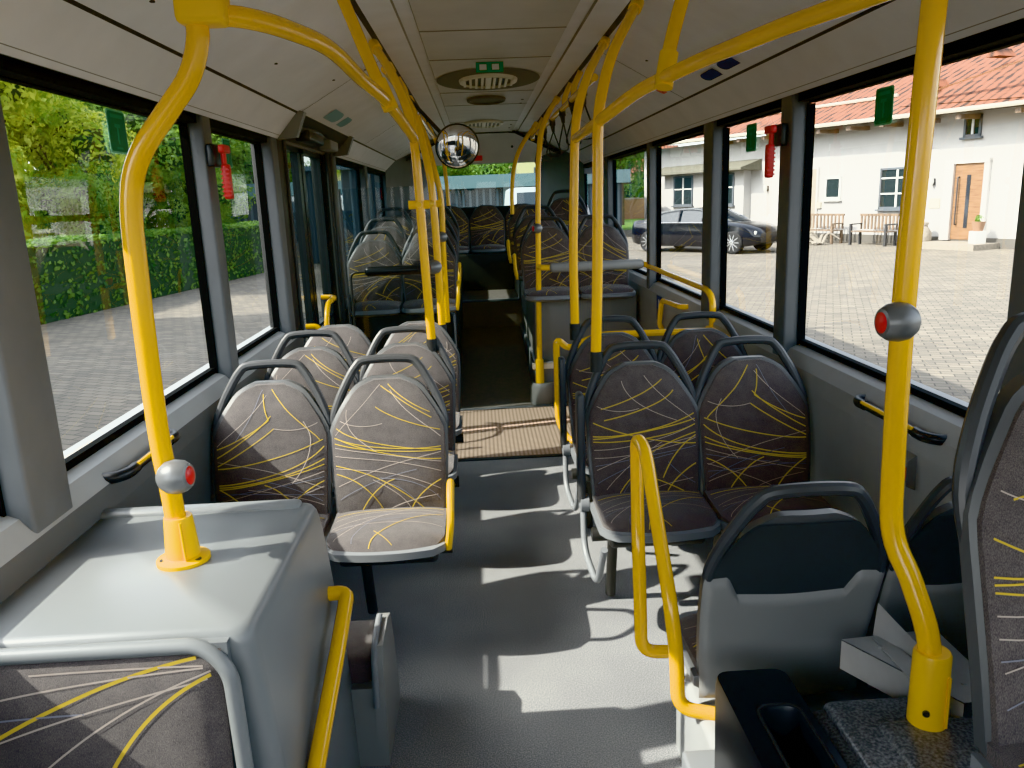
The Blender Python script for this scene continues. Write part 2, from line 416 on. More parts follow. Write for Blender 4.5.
# ceiling
prof = [(-1.0, 1.895), (-.984, 1.909), (-.982, 1.911), (-.89, 2.015), (-.88, 2.022), (-.445, 2.265), (-.43, 2.272), (-.41, 2.285), (-.29, 2.300), (-.285, 2.312), (-.225, 2.312), (-.22, 2.302)]
full = [(x, z) for x, z in prof]+[(.23-x, z) for x, z in prof[::-1]]
mats = []
base = ['ceil', 'seam_thin', 'ceil', 'seam', 'ceil', 'ceil', 'seam', 'ceil', 'joint', 'ceil', 'joint']
M['seam_thin'] = M['joint']
mats = base+['ceil_mid']+base[::-1]
ce = MB()
CY0, CY1 = YF, 9.55
for i in range(len(full)-1):
    (x0, z0), (x1, z1) = full[i], full[i+1]
    left = x1 < .1
    segs = [(CY0, CY1)]
    if left and i in (0, 1, 2, 3): segs = [(CY0, 4.28), (5.95, CY1)]
    for (ya, yb) in segs:
        ce.add([(x0, ya, z0), (x1, ya, z1), (x1, yb, z1), (x0, yb, z0)], [(0, 1, 2, 3)], mats[i])
for yy in (-.4, 1.1, 2.4, 3.86, 4.62, 5.98, 6.77, 8.2):
    ce.box(-.22, .45, yy-.004, yy+.004, 2.299, 2.303, 'joint')
for yy in (1.9, 4.3, 6.7, 9.0):
    for sx in (-1, 1):
        X = lambda x: x if sx < 0 else .23-x
        ce.add([(X(-.88), yy, 2.0205), (X(-.445), yy, 2.2635), (X(-.445), yy+.007, 2.2635), (X(-.88), yy+.007, 2.0205)], [(0, 1, 2, 3)], 'seam')
rnd = random.Random(3)
for sx, yy, t in ((-1, 2.2, .2), (-1, 2.5, .75), (-1, 3.3, .3), (-1, 4.1, .5), (-1, 4.3, .8), (1, 2.35, .25), (1, 3.2, .3), (1, 4.0, .6), (1, 4.4, .2)):
    x = -.88+.435*t; z = 2.022+.243*t
    x = x if sx < 0 else .23-x
    ce.lathe((x, yy, z-.003), [(.008, 0), (.008, .004)], 'seam', seg=10)
for yy in (6.5, 6.75, 8.6, 9.0):
    ce.lathe((.40, yy, 2.298), [(.010, 0), (.010, .004)], 'seam', seg=10)
struct(ce.build('ceiling', smooth=25, fixn=False))
# outer roof and upper side walls
ro = MB()
ro.prism([(-1.16, 1.9), (-1.16, 2.55), (-.9, 2.8), (1.13, 2.8), (1.39, 2.55), (1.39, 1.9), (1.26, 1.9), (1.2, 2.2), (.8, 2.42), (-.6, 2.42), (-1.0, 2.2), (-1.03, 1.9)], YF, YR+.1, 'wall')
struct(ro.build('roof', smooth=0), 'white bus roof seen from outside')
# window head bands
for i, (xa, xb, ya, yb) in enumerate([(-1.10, -1.02, YF, 4.38), (-1.10, -1.02, 5.78, YR), (1.25, 1.33, YF, YR)]):
    h = MB(); h.box(xa, xb, ya, yb, 1.868, 1.90, 'rubber'); struct(h.build('trim_%d' % (3+i), smooth=0))
# pillars between the windows
def pillar(n, sgn, y0, y1, mt='pillar'):
    s = MB()
    if sgn < 0: s.rbox(-1.07, -1.0, y0, y1, .77, 1.90, mt, .010)
    else: s.rbox(1.228, 1.30, y0, y1, .77, 1.90, mt, .010)
    # rubber gasket on both edges
    for yy in (y0-.010, y1):
        (s.box(-1.085, -1.055, yy, yy+.010, .92, 1.88, 'rubber') if sgn < 0 else s.box(1.285, 1.315, yy, yy+.010, .92, 1.86, 'rubber'))
    return struct(s.build('trim_%d' % n))
k = 6
LP = [(.35, .5), (1.66, 1.83), (3.12, 3.22), (4.14, 4.26), (5.78, 6.0), (7.55, 7.7), (9.4, YR)]
RP = [(.2, .35), (1.58, 1.79), (3.14, 3.26), (4.19, 4.36), (5.72, 5.81), (7.55, 7.9), (9.55, YR)]
for (p, q) in LP: pillar(k, -1, p, q); k += 1
for (p, q) in RP: pillar(k, 1, p, q); k += 1
# panes
def window(n, sgn, y0, y1, mt='glass'):
    x = -1.075 if sgn < 0 else 1.305
    s = MB(); s.add([(x, y0-.01, .92), (x, y1+.01, .92), (x, y1+.01, 1.87), (x, y0-.01, 1.87)], [(0, 1, 2, 3)], mt)
    o = struct(s.build('window_%d' % n, smooth=0))
    g = MB(); dx = .012
    g.box(x-dx, x+dx, y0, y1, .92, .945, 'rubber'); g.box(x-dx, x+dx, y0, y1, 1.862, 1.88, 'rubber')
    g.build('window_gasket', o, smooth=0)
    return o
n = 1
for P_, sg in ((LP, -1), (RP, 1)):
    ys = [(P_[i][1], P_[i+1][0]) for i in range(len(P_)-1)]
    for (p, q) in ys:
        if sg < 0 and p > 4.2 and p < 5: continue
        window(n, sg, p, q, 'tint' if (sg < 0 and p > 5) else 'glass'); n += 1
# rear wall
rw = MB()
rw.box(-1.1, 1.33, 9.80, 9.90, 0, 1.47, 'dark')
rw.box(-1.1, -.78, 9.80, 9.90, 1.47, 2.0, 'dark'); rw.box(.79, 1.33, 9.80, 9.90, 1.47, 2.0, 'dark')
rw.box(-1.16, 1.39, 9.87, 9.95, 1.97, 2.8, 'ceil'); rw.box(-1.16, -1.05, 9.5, 9.95, 1.8, 2.4, 'pillar'); rw.box(1.28, 1.39, 9.5, 9.95, 1.8, 2.4, 'pillar'); struct(rw.build('wall_rear', smooth=0))
bk = MB()
def bulk(u, v):
    x = -.98+u*2.19
    hh = 2.30 if abs(x-.115) < .35 else 2.30-(abs(x-.115)-.35)*.5
    return (x, 9.5+v*.36, hh-v*(hh-1.965)*(.55+.45*v))
bk.grid(bulk, 24, 6, 'ceil'); 
for i in range(24):
    a0 = Vector(bulk(i/24, 0)); a1 = Vector(bulk((i+1)/24, 0))
    bk.add([a0+Vector((0, -.006, -.012)), a1+Vector((0, -.006, -.012)), a1+Vector((0, -.006, .02)), a0+Vector((0, -.006, .02))], [(0, 1, 2, 3)], 'seam')
bk.lathe((.45, 9.60, 2.14), [(.014, 0), (.014, .01)], 'seam', axis=(0, -1, 0), seg=10)
struct(bk.build('trim_30', smooth=40, fixn=False))
for i, sx in enumerate((-1, 1)):
    X = lambda x: x if sx > 0 else .23-x
    s = MB()
    s.add([(X(.79), 9.78, 1.3), (X(.79), 9.78, 2.02), (X(1.0), 9.5, 2.12), (X(1.22), 9.15, 1.93), (X(1.24), 9.15, 1.3), (X(1.1), 9.45, 1.3)],
          [(0, 1, 2, 5), (5, 2, 3, 4)], 'pillar')
    struct(s.build('trim_%d' % (31+i), smooth=20))
rg = MB(); rg.add([(-.78, 9.85, 1.47), (.79, 9.85, 1.47), (.79, 9.85, 1.98), (-.78, 9.85, 1.98)], [(0, 1, 2, 3)], 'tint')
rg = rg.build('window_20', smooth=0); struct(rg)
M['rear_glass'] = glass_mat('rear_glass', (.74, .86, .82)); rg.data.materials[0] = M['rear_glass']
# front end of the bus behind the camera
fw = MB()
fw.box(-1.16, 1.39, YF-.08, YF, -.25, .85, 'dark'); fw.box(-1.16, 1.39, YF-.08, YF, 2.0, 2.6, 'dark')
fw.box(-1.16, -1.05, YF-.08, YF, .85, 2.0, 'dark'); fw.box(1.28, 1.39, YF-.08, YF, .85, 2.0, 'dark')
struct(fw.build('wall_front', smooth=0))
ff = MB(); ff.add([(-1.05, YF-.05, .85), (1.28, YF-.05, .85), (1.28, YF-.05, 2), (-1.05, YF-.05, 2)], [(0, 1, 2, 3)], 'glass'); struct(ff.build('window_21', smooth=0))

# ------------------------------------------------------------------ passenger door
dr = empty('door_1', (-1.06, 5.08, 0)); struct(dr, 'double glazed passenger door with dark frames')
for j, (y0, y1) in enumerate(((-.66, -.02), (.02, .68))):
    s = MB()
    for (a0, b0, c0, d0) in ((y0, y0+.07, .02, 1.95), (y1-.07, y1, .02, 1.95), (y0, y1, .02, .12), (y0, y1, 1.87, 1.95), (y0, y1, .78, .80)):
        s.box(-.045, .0, a0, b0, c0, d0, 'blackpl')
    lf = s.build('door_leaf', dr, smooth=0)
    g = MB(); g.add([(-.022, y0+.06, .1), (-.022, y1-.06, .1), (-.022, y1-.06, 1.9), (-.022, y0+.06, 1.9)], [(0, 1, 2, 3)], 'tint'); g.build('pane', lf, smooth=0)
s = MB()
s.rbox(-.08, .05, -.82, -.66, 0, 2.0, 'dark', .012); s.rbox(-.08, .07, .68, .78, 0, 2.0, 'dark', .012)
s.tube([(.05, -.64, .05), (.05, -.64, 1.9)], .014, 'dark'); s.tube([(.05, .62, .05), (.05, .62, 1.9)], .014, 'dark')
s.build('door_frame', dr)
s = MB()
s.tube(fillet([(.02, -.40, .86), (.10, -.40, .86), (.10, -.40, .35), (.02, -.40, .35)], .05), .016, 'yellow')
s.build('door_handle', dr)
s = MB()
s.tube(fillet([(.02, .14, .97), (.11, .12, .97), (.11, -.16, .96), (.11, -.25, .82), (.11, -.27, .5), (.02, -.27, .45)], .07), .016, 'yellow')
s.build('door_handle', dr)
# door drive above the doorway
dm = thing('door_drive', 'open door drive housing of black arms above the passenger door', 'mechanism', (-.98, 5.1, 1.9))
s = MB()
s.add([(-.02, -.80, 0), (-.02, .84, 0), (.10, .84, .12), (.10, -.80, .12)], [(0, 1, 2, 3)], 'dark')
s.box(-.10, .0, -.80, .84, .03, .12, 'dark'); s.build('housing', dm, smooth=0)
s = MB()
s.prism([(-.02, -.01), (.08, .0), (.13, .12), (.10, .13)], -.84, -.78, 'cover'); s.build('end_bracket', dm)
s = MB(); s.prism([(-.02, -.01), (.08, .0), (.13, .12), (.10, .13)], .80, .86, 'cover'); s.build('end_bracket', dm)
s = MB(); s.rbox(.01, .09, -.55, -.12, -.0, .06, 'blackpl', .012); s.build('motor', dm)
s = MB(); s.tube([(.05, -.72, .05), (.05, -.1, .08), (.04, .55, .02)], .014, 'handle'); s.build('drive_arm', dm)
s = MB(); s.rbox(.02, .10, .05, .32, -.01, .05, 'cover', .012); s.build('gearbox', dm)

# ------------------------------------------------------------------ seats (local frame: faces -y, origin on the floor under the grab handle)
def vg(b): return 1-(1-b)**1.7
def bw(v):
    if v < .62: return .186+.014*math.sin(v/.62*math.pi/2)
    t = (v-.62)/.38
    k_ = 1 if v < .90 else math.sqrt(1-.72*((v-.90)/.10)**2.5)
    return (.200-.112*t**1.35)*k_
def backP(u, v, off=0.0, grow=0.0):
    ww = bw(v)+grow
    z = .455+v*(.475+grow*.7)
    y = -.165+.155*((z-.455)/.53)**1.12
    y -= .034*(1-abs(u)**3)*min(1, 3*v+.35)*min(1, (1-v)*4+.25) + .012*math.sin(math.pi*v)
    y -= .012*u*u
    return Vector((u*ww, y-off, z))
def cushP(u, v, off=0.0):
    # v 0 = rear, 1 = front
    ww = .197-.05*max(0, (v-.75)/.25)**2.2
    y = -.15-.315*v+.02*u*u*v
    z = .485-.012*v+.018*math.sin(math.pi*min(1, v*1.05))*(1-abs(u)**2.5)-.03*max(0, (v-.8)/.2)**2-.010*abs(u)**4
    return Vector((u*ww, y, z+off))
def streak(s, fn, pts, wd, m, seg=16, off=.0018):
    (a0, b0), (a1, b1), (a2, b2) = pts
    L = []; 
    for i in range(seg+1):
        t = i/seg
        L.append((a0*(1-t)**2+2*t*(1-t)*a1+a2*t*t, b0*(1-t)**2+2*t*(1-t)*b1+b2*t*t))
    vs = []; fs = []
    for i, (u, v) in enumerate(L):
        p = fn(u, v, off); q = fn(*L[min(i+1, seg)], off)-fn(*L[max(i-1, 0)], off)
        nrm = Vector((0, -1, .25)) if fn is backP else Vector((0, 0, 1))
        sd = q.cross(nrm).normalized()*wd/2
        vs += [p-sd, p+sd]
    for i in range(seg): fs.append((2*i, 2*i+1, 2*i+3, 2*i+2))
    s.add(vs, fs, m)
BACK_A = [
 ('y', (-.24, .96), (.3, .90), (.88, .72)), ('y', (.05, .97), (.4, .88), (.9, .76)), ('y', (-.27, .82), (.2, .72), (.95, .63)),
 ('y', (-.97, .67), (-.4, .54), (.95, .49)), ('y', (-.97, .60), (-.2, .50), (.95, .51)), ('y', (-.97, .56), (-.2, .49), (.95, .485)),
 ('y', (-.97, .40), (-.1, .36), (.72, .03)), ('y', (-.97, .34), (-.4, .30), (-.14, .06)),
 ('w', (-.93, .80), (-.7, .62), (-.2, .50)), ('w', (-.97, .53), (0, .48), (.95, .40)), ('w', (-.97, .47), (.3, .44), (.95, .33)),
 ('b', (-.2, .31), (.6, .30), (.95, .12)), ('b', (-.1, .28), (.4, .22), (.6, .04)), ('w', (-.97, .38), (.2, .38), (.95, .20)),
 ('w', (-.3, .30), (.3, .18), (.42, .03)), ('y', (-.2, .08), (-.12, .04), (-.08, .02)), ('w', (-.3, .97), (-.7, .8), (-.95, .62)),
]
BACK_B = [
 ('y', (-.10, .97), (-.4, .85), (-.9, .60)), ('y', (.2, .94), (.1, .84), (.0, .76)), ('y', (-.05, .79), (.4, .62), (.95, .50)), ('y', (-.1, .70), (.4, .55), (.95, .44)),
 ('y', (.0, .76), (.5, .62), (.95, .56)), ('y', (-.97, .55), (-.5, .36), (.95, .30)), ('y', (-.97, .46), (-.2, .32), (.95, .285)), ('y', (-.97, .42), (0, .31), (.95, .27)),
 ('y', (-.97, .30), (-.5, .24), (-.15, .02)), ('w', (-.7, .74), (-.85, .5), (-.4, .3)), ('w', (-.97, .37), (-.3, .30), (.95, .18)), ('b', (-.97, .33), (0, .28), (.95, .22)),
 ('b', (-.97, .20), (.2, .25), (.95, .24)), ('w', (-.97, .12), (-.5, .22), (.4, .27)), ('b', (.3, .97), (.3, .82), (.6, .62)), ('w', (-.97, .26), (-.2, .18), (.5, .02)),
]
BACK_C = [
 ('y', (-.85, .70), (-.2, .78), (.6, .90)), ('y', (-.75, .62), (.2, .70), (.75, .82)), ('y', (-.97, .50), (0, .50), (.95, .64)), ('y', (-.97, .48), (0, .52), (.95, .60)),
 ('y', (-.97, .46), (.2, .46), (.95, .56)), ('y', (.3, .18), (.5, .4), (.95, .48)), ('y', (-.3, .25), (.2, .45), (.95, .5)), ('y', (.0, .2), (.5, .12), (.9, .02)),
 ('w', (-.97, .40), (0, .42), (.95, .56)), ('w', (-.97, .34), (0, .36), (.95, .46)), ('b', (-.97, .28), (0, .36), (.95, .40)), ('b', (.4, .3), (.6, .2), (.95, .12)),
 ('w', (-.8, .1), (-.4, .3), (.3, .45)), ('b', (-.5, .05), (-.3, .2), (.2, .4)), ('w', (-.6, .9), (-.2, .72), (.6, .6)),
]
CUSH = [
 ('y', (-.3, .95), (.0, .55), (.95, .30)), ('y', (-.2, .72), (.0, .85), (.15, .93)), ('w', (-.95, .35), (0, .20), (.95, .25)), ('w', (-.95, .55), (0, .28), (.95, .35)),
 ('b', (-.95, .7), (-.2, .4), (.95, .45)), ('w', (-.9, .85), (-.5, .5), (.5, .15)), ('b', (-.6, .9), (-.4, .5), (.3, .1)), ('y', (-.95, .22), (.2, .18), (.95, .15)),
 ('w', (.95, .62), (.3, .5), (-.9, .6)),
]
TH = {'y': 'yel_thread', 'w': 'pale_thread', 'b': 'blue_thread'}
def back_mesh(pat, mirror=False, grab=True):
    s = MB(); g = 1
    s.grid(lambda a, b: backP(2*a-1, vg(b)), 18, 20, 'fabric')
    # border roll into the shell
    rim = [(-1, vg(j/20)) for j in range(21)]+[(-1+2*i/18, 1) for i in range(1, 19)]+[(1, vg(1-j/20)) for j in range(1, 21)]
    vs = []; fs = []
    for i, (u, v) in enumerate(rim):
        p = backP(u, v); vs += [p, p+Vector((u*.004, .016, .004 if v == 1 else 0))]
    for i in range(len(rim)-1): fs.append((2*i, 2*i+1, 2*i+3, 2*i+2))
    s.add(vs, fs, 'fabric')
    EX = [('y', (-.95, .60), (-.1, .46), (.95, .42)), ('w', (-.95, .25), (-.1, .42), (.95, .47)), ('y', (-.6, .03), (-.3, .25), (.1, .3)), ('w', (.1, .93), (.5, .75), (.95, .58)), ('y', (.35, .02), (.5, .2), (.95, .27)), ('b', (-.95, .15), (-.4, .30), (.5, .36)), ('w', (-.2, .02), (.2, .14), (.9, .16)), ('w', (-.95, .72), (-.5, .66), (-.1, .7))]
    for (c, p, q, r) in pat+EX:
        sg = -1 if mirror else 1
        streak(s, backP, [(sg*p[0]*.985, p[1]), (sg*q[0], q[1]), (sg*r[0]*.985, r[1])], .0028 if c == 'y' else .0020, TH[c], off=.0022)
    return s
def cush_mesh(mirror=False):
    s = MB(); s.grid(lambda a, b: cushP(2*a-1, b), 16, 16, 'fabric')
    rim = [(-1, j/16) for j in range(17)]+[(-1+2*i/16, 1) for i in range(1, 17)]+[(1, 1-j/16) for j in range(1, 17)]
    vs = []; fs = []
    for (u, v) in rim:
        p = cushP(u, v); vs += [p, Vector((p.x*1.0, p.y, .438))]
    for i in range(len(rim)-1): fs.append((2*i, 2*i+1, 2*i+3, 2*i+2))
    s.add(vs, fs, 'fabric')
    for (c, p, q, r) in CUSH:
        sg = -1 if mirror else 1
        streak(s, cushP, [(sg*p[0], p[1]), (sg*q[0], q[1]), (sg*r[0], r[1])], .0028 if c == 'y' else .0020, TH[c])
    return s
def shell_mesh():
    s = MB(); G = .012
    N, K = 18, 20
    F = lambda a, b: backP(2*a-1, vg(b), -.012, G)
    def Bk(a, b):
        b = vg(b)
        p = backP(2*a-1, b, 0, G); u = 2*a-1
        return Vector((p.x, p.y+.04+.016*(1-u*u)*min(1, (1-b)*5), p.z))
    rim = [(0, j/K) for j in range(K+1)]+[(i/N, 1) for i in range(1, N+1)]+[(1, 1-j/K) for j in range(1, K+1)]+[(1-i/N, 0) for i in range(1, N)]
    s.grid(Bk, N, K, 'shell'); s.grid(F, N, K, 'shell', True)
    vs = []; fs = []
    for (p, q) in rim: vs += [F(p, q), Bk(p, q)]
    for i in range(len(rim)):
        j = (i+1) % len(rim); fs.append((2*i, 2*i+1, 2*j+1, 2*j))
    s.add(vs, fs, 'shell')
    return s
def pan_mesh():
    s = MB()
    ring = [(-1, j/10) for j in range(11)]+[(-1+2*i/12, 1) for i in range(1, 13)]+[(1, 1-j/10) for j in range(1, 11)]
    vs = []; n = len(ring)
    for (k, z, g) in ((0, .450, .013), (1, .425, .013), (2, .405, -.02)):
        for (u, v) in ring:
            p = cushP(u, v); dv = max(0, (v-.7)/.3)
            vs.append((p.x+u*g, p.y-g*dv*1.2, z))
    fs = []
    for k in range(2):
        for i in range(n-1): fs.append((k*n+i, k*n+i+1, (k+1)*n+i+1, (k+1)*n+i))
    fs.append(tuple(range(n))); fs.append(tuple(2*n+i for i in range(n-1, -1, -1)))
    fs.append((0, n, 2*n, 3*n-1, 2*n-1, n-1))
    s.add(vs, fs, 'pan')
    return s
def handle_mesh():
    pts = [(.199, .70), (.203, .78), (.178, .86), (.140, .935), (.112, .976), (.085, .994), (0, .999)]
    P = [(-x, z) for x, z in pts]+[(x, z) for x, z in pts[-2::-1]]
    def yy(z): return -.165+.155*((z-.455)/.53)**1.12+.012
    path = catmull([(x, yy(z), z) for x, z in P], 4)
    n = len(path); rad = [.016 if min(i, n-1-i) > 5 else .010+.001*min(i, n-1-i) for i in range(n)]
    s = MB(); s.tube(path, rad, 'handle', seg=10, flat=1.0)
    # gusset webs where the handle meets the back
    for sg in (-1, 1):
        s.add([(sg*.195, yy(.76), .74), (sg*.178, yy(.86), .86), (sg*.135, yy(.86)+.004, .86), (sg*.16, yy(.76)+.004, .78)], [(0, 1, 2, 3)], 'handle')
    return s
def support_mesh():
    s = MB(); s.rbox(-.17, .17, -.36, -.12, .35, .41, 'dark', .02); s.tube([(-.21, -.2, .34), (.21, -.2, .34)], .025, 'dark'); s.tube([(-.12, -.14, .36), (-.12, -.05, .02)], .02, 'dark')
    return s
MESH = {}
def proto(key, s):
    if key not in MESH:
        o = s.build(key); MESH[key] = o.data; bpy.data.objects.remove(o)
    return MESH[key]
def part(name, key, s, parent):
    o = bpy.data.objects.new(name, proto(key, s)); COL.objects.link(o); o.parent = parent; return o
PATS = {'A': BACK_A, 'B': BACK_B, 'C': BACK_C}
# built once, shared by every seat
for kx in 'ABC':
    for mr in (0, 1): proto('backrest_%s%d' % (kx, mr), back_mesh(PATS[kx], mr))
for mr in (0, 1): proto('cushion_%d' % mr, cush_mesh(mr))
proto('shell', shell_mesh()); proto('pan', pan_mesh()); proto('handle', handle_mesh()); proto('support', support_mesh())
def seat(label, x, y, z, pat='A', mr=0, grab=True, rz=0, group=None, support=True, cushion=True):
    t = thing('bus_seat', label, 'bus seat', (x, y, z), rz, group)
    def lk(nm, key):
        o = bpy.data.objects.new(nm, MESH[key]); COL.objects.link(o); o.parent = t; return o
    lk('backrest', 'backrest_%s%d' % (pat, mr)); lk('seat_shell', 'shell')
    if cushion: lk('seat_cushion', 'cushion_%d' % mr); lk('seat_pan', 'pan')
    if grab: lk('grab_handle', 'handle')
    if support: lk('seat_support', 'support')
    return t
def aisle_grip(t, sx):
    # yellow grip plate on the aisle flank of the cushion
    s = MB()
    path = fillet([(sx*.207, -.40, .425), (sx*.222, -.435, .52), (sx*.222, -.36, .625), (sx*.222, -.26, .615), (sx*.209, -.19, .44)], .05)
    s.tube(path, .012, 'yellow_plastic', seg=10, flat=1.0)
    o = s.build('aisle_grip', t); o['label'] = 'yellow aisle grip'; return o

GT, GH = 'seats on the tree side', 'seats on the house side'
s1 = seat('wall-side seat of the first pair on the tree side, beside wheel box', -.775, 2.85, 0, 'B', 1, group=GT)
s2 = seat('sunlit aisle seat with yellow side grip, first pair on tree side', -.355, 2.85, 0, 'A', 0, group=GT); aisle_grip(s2, 1)
seat('wall-side seat of the second pair from wheel box, tree side', -.765, 3.52, 0, 'A', 0, group=GT)
seat('aisle seat of the second pair carrying the first yellow door pole', -.345, 3.52, 0, 'C', 0, group=GT)
seat('half-shaded wall-side seat without grab handle before the passenger door', -.76, 4.17, 0, 'C', 1, False, group=GT)
seat('sunlit aisle seat without grab handle before the passenger door', -.335, 4.17, 0, 'A', 1, False, group=GT)
q1 = seat('aisle seat with folded armrest, first pair on the house side', .575, 2.88, 0, 'C', 0, group=GH)
seat('wall-side seat of the first pair on the house side, under window', .985, 2.88, 0, 'B', 0, group=GH)
q3 = seat('aisle seat of the second pair ahead of the yellow wheelchair-bay rail', .58, 3.54, 0, 'C', 0, group=GH)
seat('wall-side seat of the second pair ahead of the wheelchair bay', .99, 3.54, 0, 'B', 1, group=GH)
for t in (q1, q3):
    s = MB(); s.rbox(-.250, -.222, -.16, -.09, .44, .86, 'handle', .012); s.build('armrest', t)
    s = MB(); s.lathe((-.212, -.135, .44), [(.034, 0), (.034, .03), (.02, .034)], 'pan', axis=(-1, 0, 0)); s.build('armrest_pivot', t)
    s = MB(); s.tube(fillet([(-.232, -.14, .42), (-.238, -.20, .28), (-.215, -.36, .22), (-.205, -.46, .40)], .06), .012, 'pan'); s.build('armrest_strut', t)
GR, GQ = 'raised seats behind the passenger door', 'raised seats behind the wheelchair bay'
seat('raised wall-side seat just behind the padded bar of the doorway', -.80, 6.25, .34, 'C', 0, group=GR, support=False)
u2 = seat('raised sunlit aisle seat behind the bundle of yellow door poles', -.385, 6.25, .34, 'A', 0, group=GR, support=False); aisle_grip(u2, 1)
seat('raised wall-side seat, second row behind the passenger door', -.80, 6.95, .42, 'B', 0, group=GR, support=False)
u3 = seat('raised aisle seat, second row behind the passenger door', -.385, 6.95, .42, 'C', 0, group=GR, support=False); aisle_grip(u3, 1)
seat('raised wall-side seat, third row behind the passenger door', -.80, 7.65, .50, 'A', 0, group=GR, support=False)
seat('raised aisle seat, third row behind the passenger door', -.385, 7.65, .50, 'B', 0, group=GR, support=False)
seat('raised aisle seat facing the wheelchair bay behind the grey bar', .535, 6.25, .39, 'C', 0, group=GQ, support=False)
seat('raised wall-side seat facing the wheelchair bay under the window', .95, 6.25, .39, 'B', 0, group=GQ, support=False)
v2 = seat('raised aisle seat with yellow grip, second row behind the wheelchair bay', .52, 7.0, .47, 'A', 1, group=GQ, support=False); aisle_grip(v2, -1)
seat('raised wall-side seat without handle, second row behind the wheelchair bay', .95, 7.0, .45, 'C', 1, False, group=GQ, support=False)
v3 = seat('raised aisle seat with yellow grip, third row behind the wheelchair bay', .50, 7.75, .55, 'B', 1, False, group=GQ, support=False); aisle_grip(v3, -1)
seat('tall handled wall-side seat beside the dark rear corner panel', .88, 8.0, .60, 'A', 0, group=GQ, support=False)
for i, (x, ps) in enumerate(((-.72, 'at the tree-side end'), (-.30, 'second from the tree-side end'), (.115, 'in the middle facing the aisle'), (.53, 'second from the house-side end'), (.95, 'at the house-side end'))):
    seat('dark rear bench seat ' + ps, x, 9.5, .55, 'ABC'[i % 3], i % 2, False, group='rear bench seats', support=False)

# podiums under the raised seats
pd = MB()
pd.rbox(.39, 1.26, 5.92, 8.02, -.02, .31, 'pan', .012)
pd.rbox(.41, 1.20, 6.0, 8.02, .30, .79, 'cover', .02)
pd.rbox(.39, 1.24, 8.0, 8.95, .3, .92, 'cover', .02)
pd.rbox(.37, 1.22, 5.90, 5.935, .27, .315, 'vent_white', .006)
for i in range(9):
    pd.box(.70+i*.045, .73+i*.045, 5.912, 5.93, .12, .24, 'dark')
struct(pd.build('trim_40'), 'grey seat podium on the house side')
pd = MB()
pd.lathe((.45, 5.93, 0), [(.10, 0), (.10, .14), (.085, .165)], 'cover')
pd = pd.build('trim_41'); struct(pd, 'rounded grey podium corner')
pd = MB()
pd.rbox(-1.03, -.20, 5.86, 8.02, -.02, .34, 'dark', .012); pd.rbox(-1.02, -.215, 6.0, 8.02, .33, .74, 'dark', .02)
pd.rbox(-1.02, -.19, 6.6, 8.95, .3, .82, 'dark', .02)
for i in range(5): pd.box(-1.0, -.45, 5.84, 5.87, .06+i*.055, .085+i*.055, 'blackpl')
pd.rbox(-.213, -.197, 5.9, 6.0, .03, .72, 'pan', .004)
struct(pd.build('trim_42'), 'dark seat podium on the tree side')
pd = MB(); pd.rbox(-1.02, 1.24, 8.98, 9.8, .5, .96, 'dark', .03); struct(pd.build('trim_43'), 'dark base of the rear bench')

# ------------------------------------------------------------------ wheel box with the poled top, tree side
wb = thing('wheel_box', 'big pale grey plastic wheel box carrying a yellow pole', 'wheel box', (-.76, 1.65, 0))
s = MB()
def wbx(u, v):  # rounded box as superellipse-free loft rings
    return None
rings = []
for (ins, z) in ((-.045, .0), (-.03, .40), (-.006, .72), (0, .765), (.003, .780), (.010, .793), (.022, .800)):
    x0, x1, y0, y1 = -.31, .31-ins, -.32+max(ins, 0)*.8, .335-ins
    rr = .035
    ring = []
    for (cxx, cyy, a0) in ((x1-rr, y1-rr, 0), (x0+.01, y1-.01, 90), (x0+.01, y0+.01, 180), (x1-rr, y0+rr, 270)):
        r_ = rr if cxx > 0 else .01
        for q in range(5):
            an = R(a0+q*22.5); ring.append((cxx+r_*math.cos(an), cyy+r_*math.sin(an), z))
    rings.append(ring)
vs = [p for r_ in rings for p in r_]; n_ = len(rings[0]); fs = []
for i in range(len(rings)-1):
    for j in range(n_): fs.append((i*n_+j, i*n_+(j+1) % n_, (i+1)*n_+(j+1) % n_, (i+1)*n_+j))
fs.append(tuple((len(rings)-1)*n_+j for j in range(n_)))
s.add(vs, fs, 'box'); 
s.rbox(-.31, .272, .268, .318, .780, .813, 'box', .016)      # raised ridge along the far edge
s.build('box_body', wb, smooth=50)
s = MB()
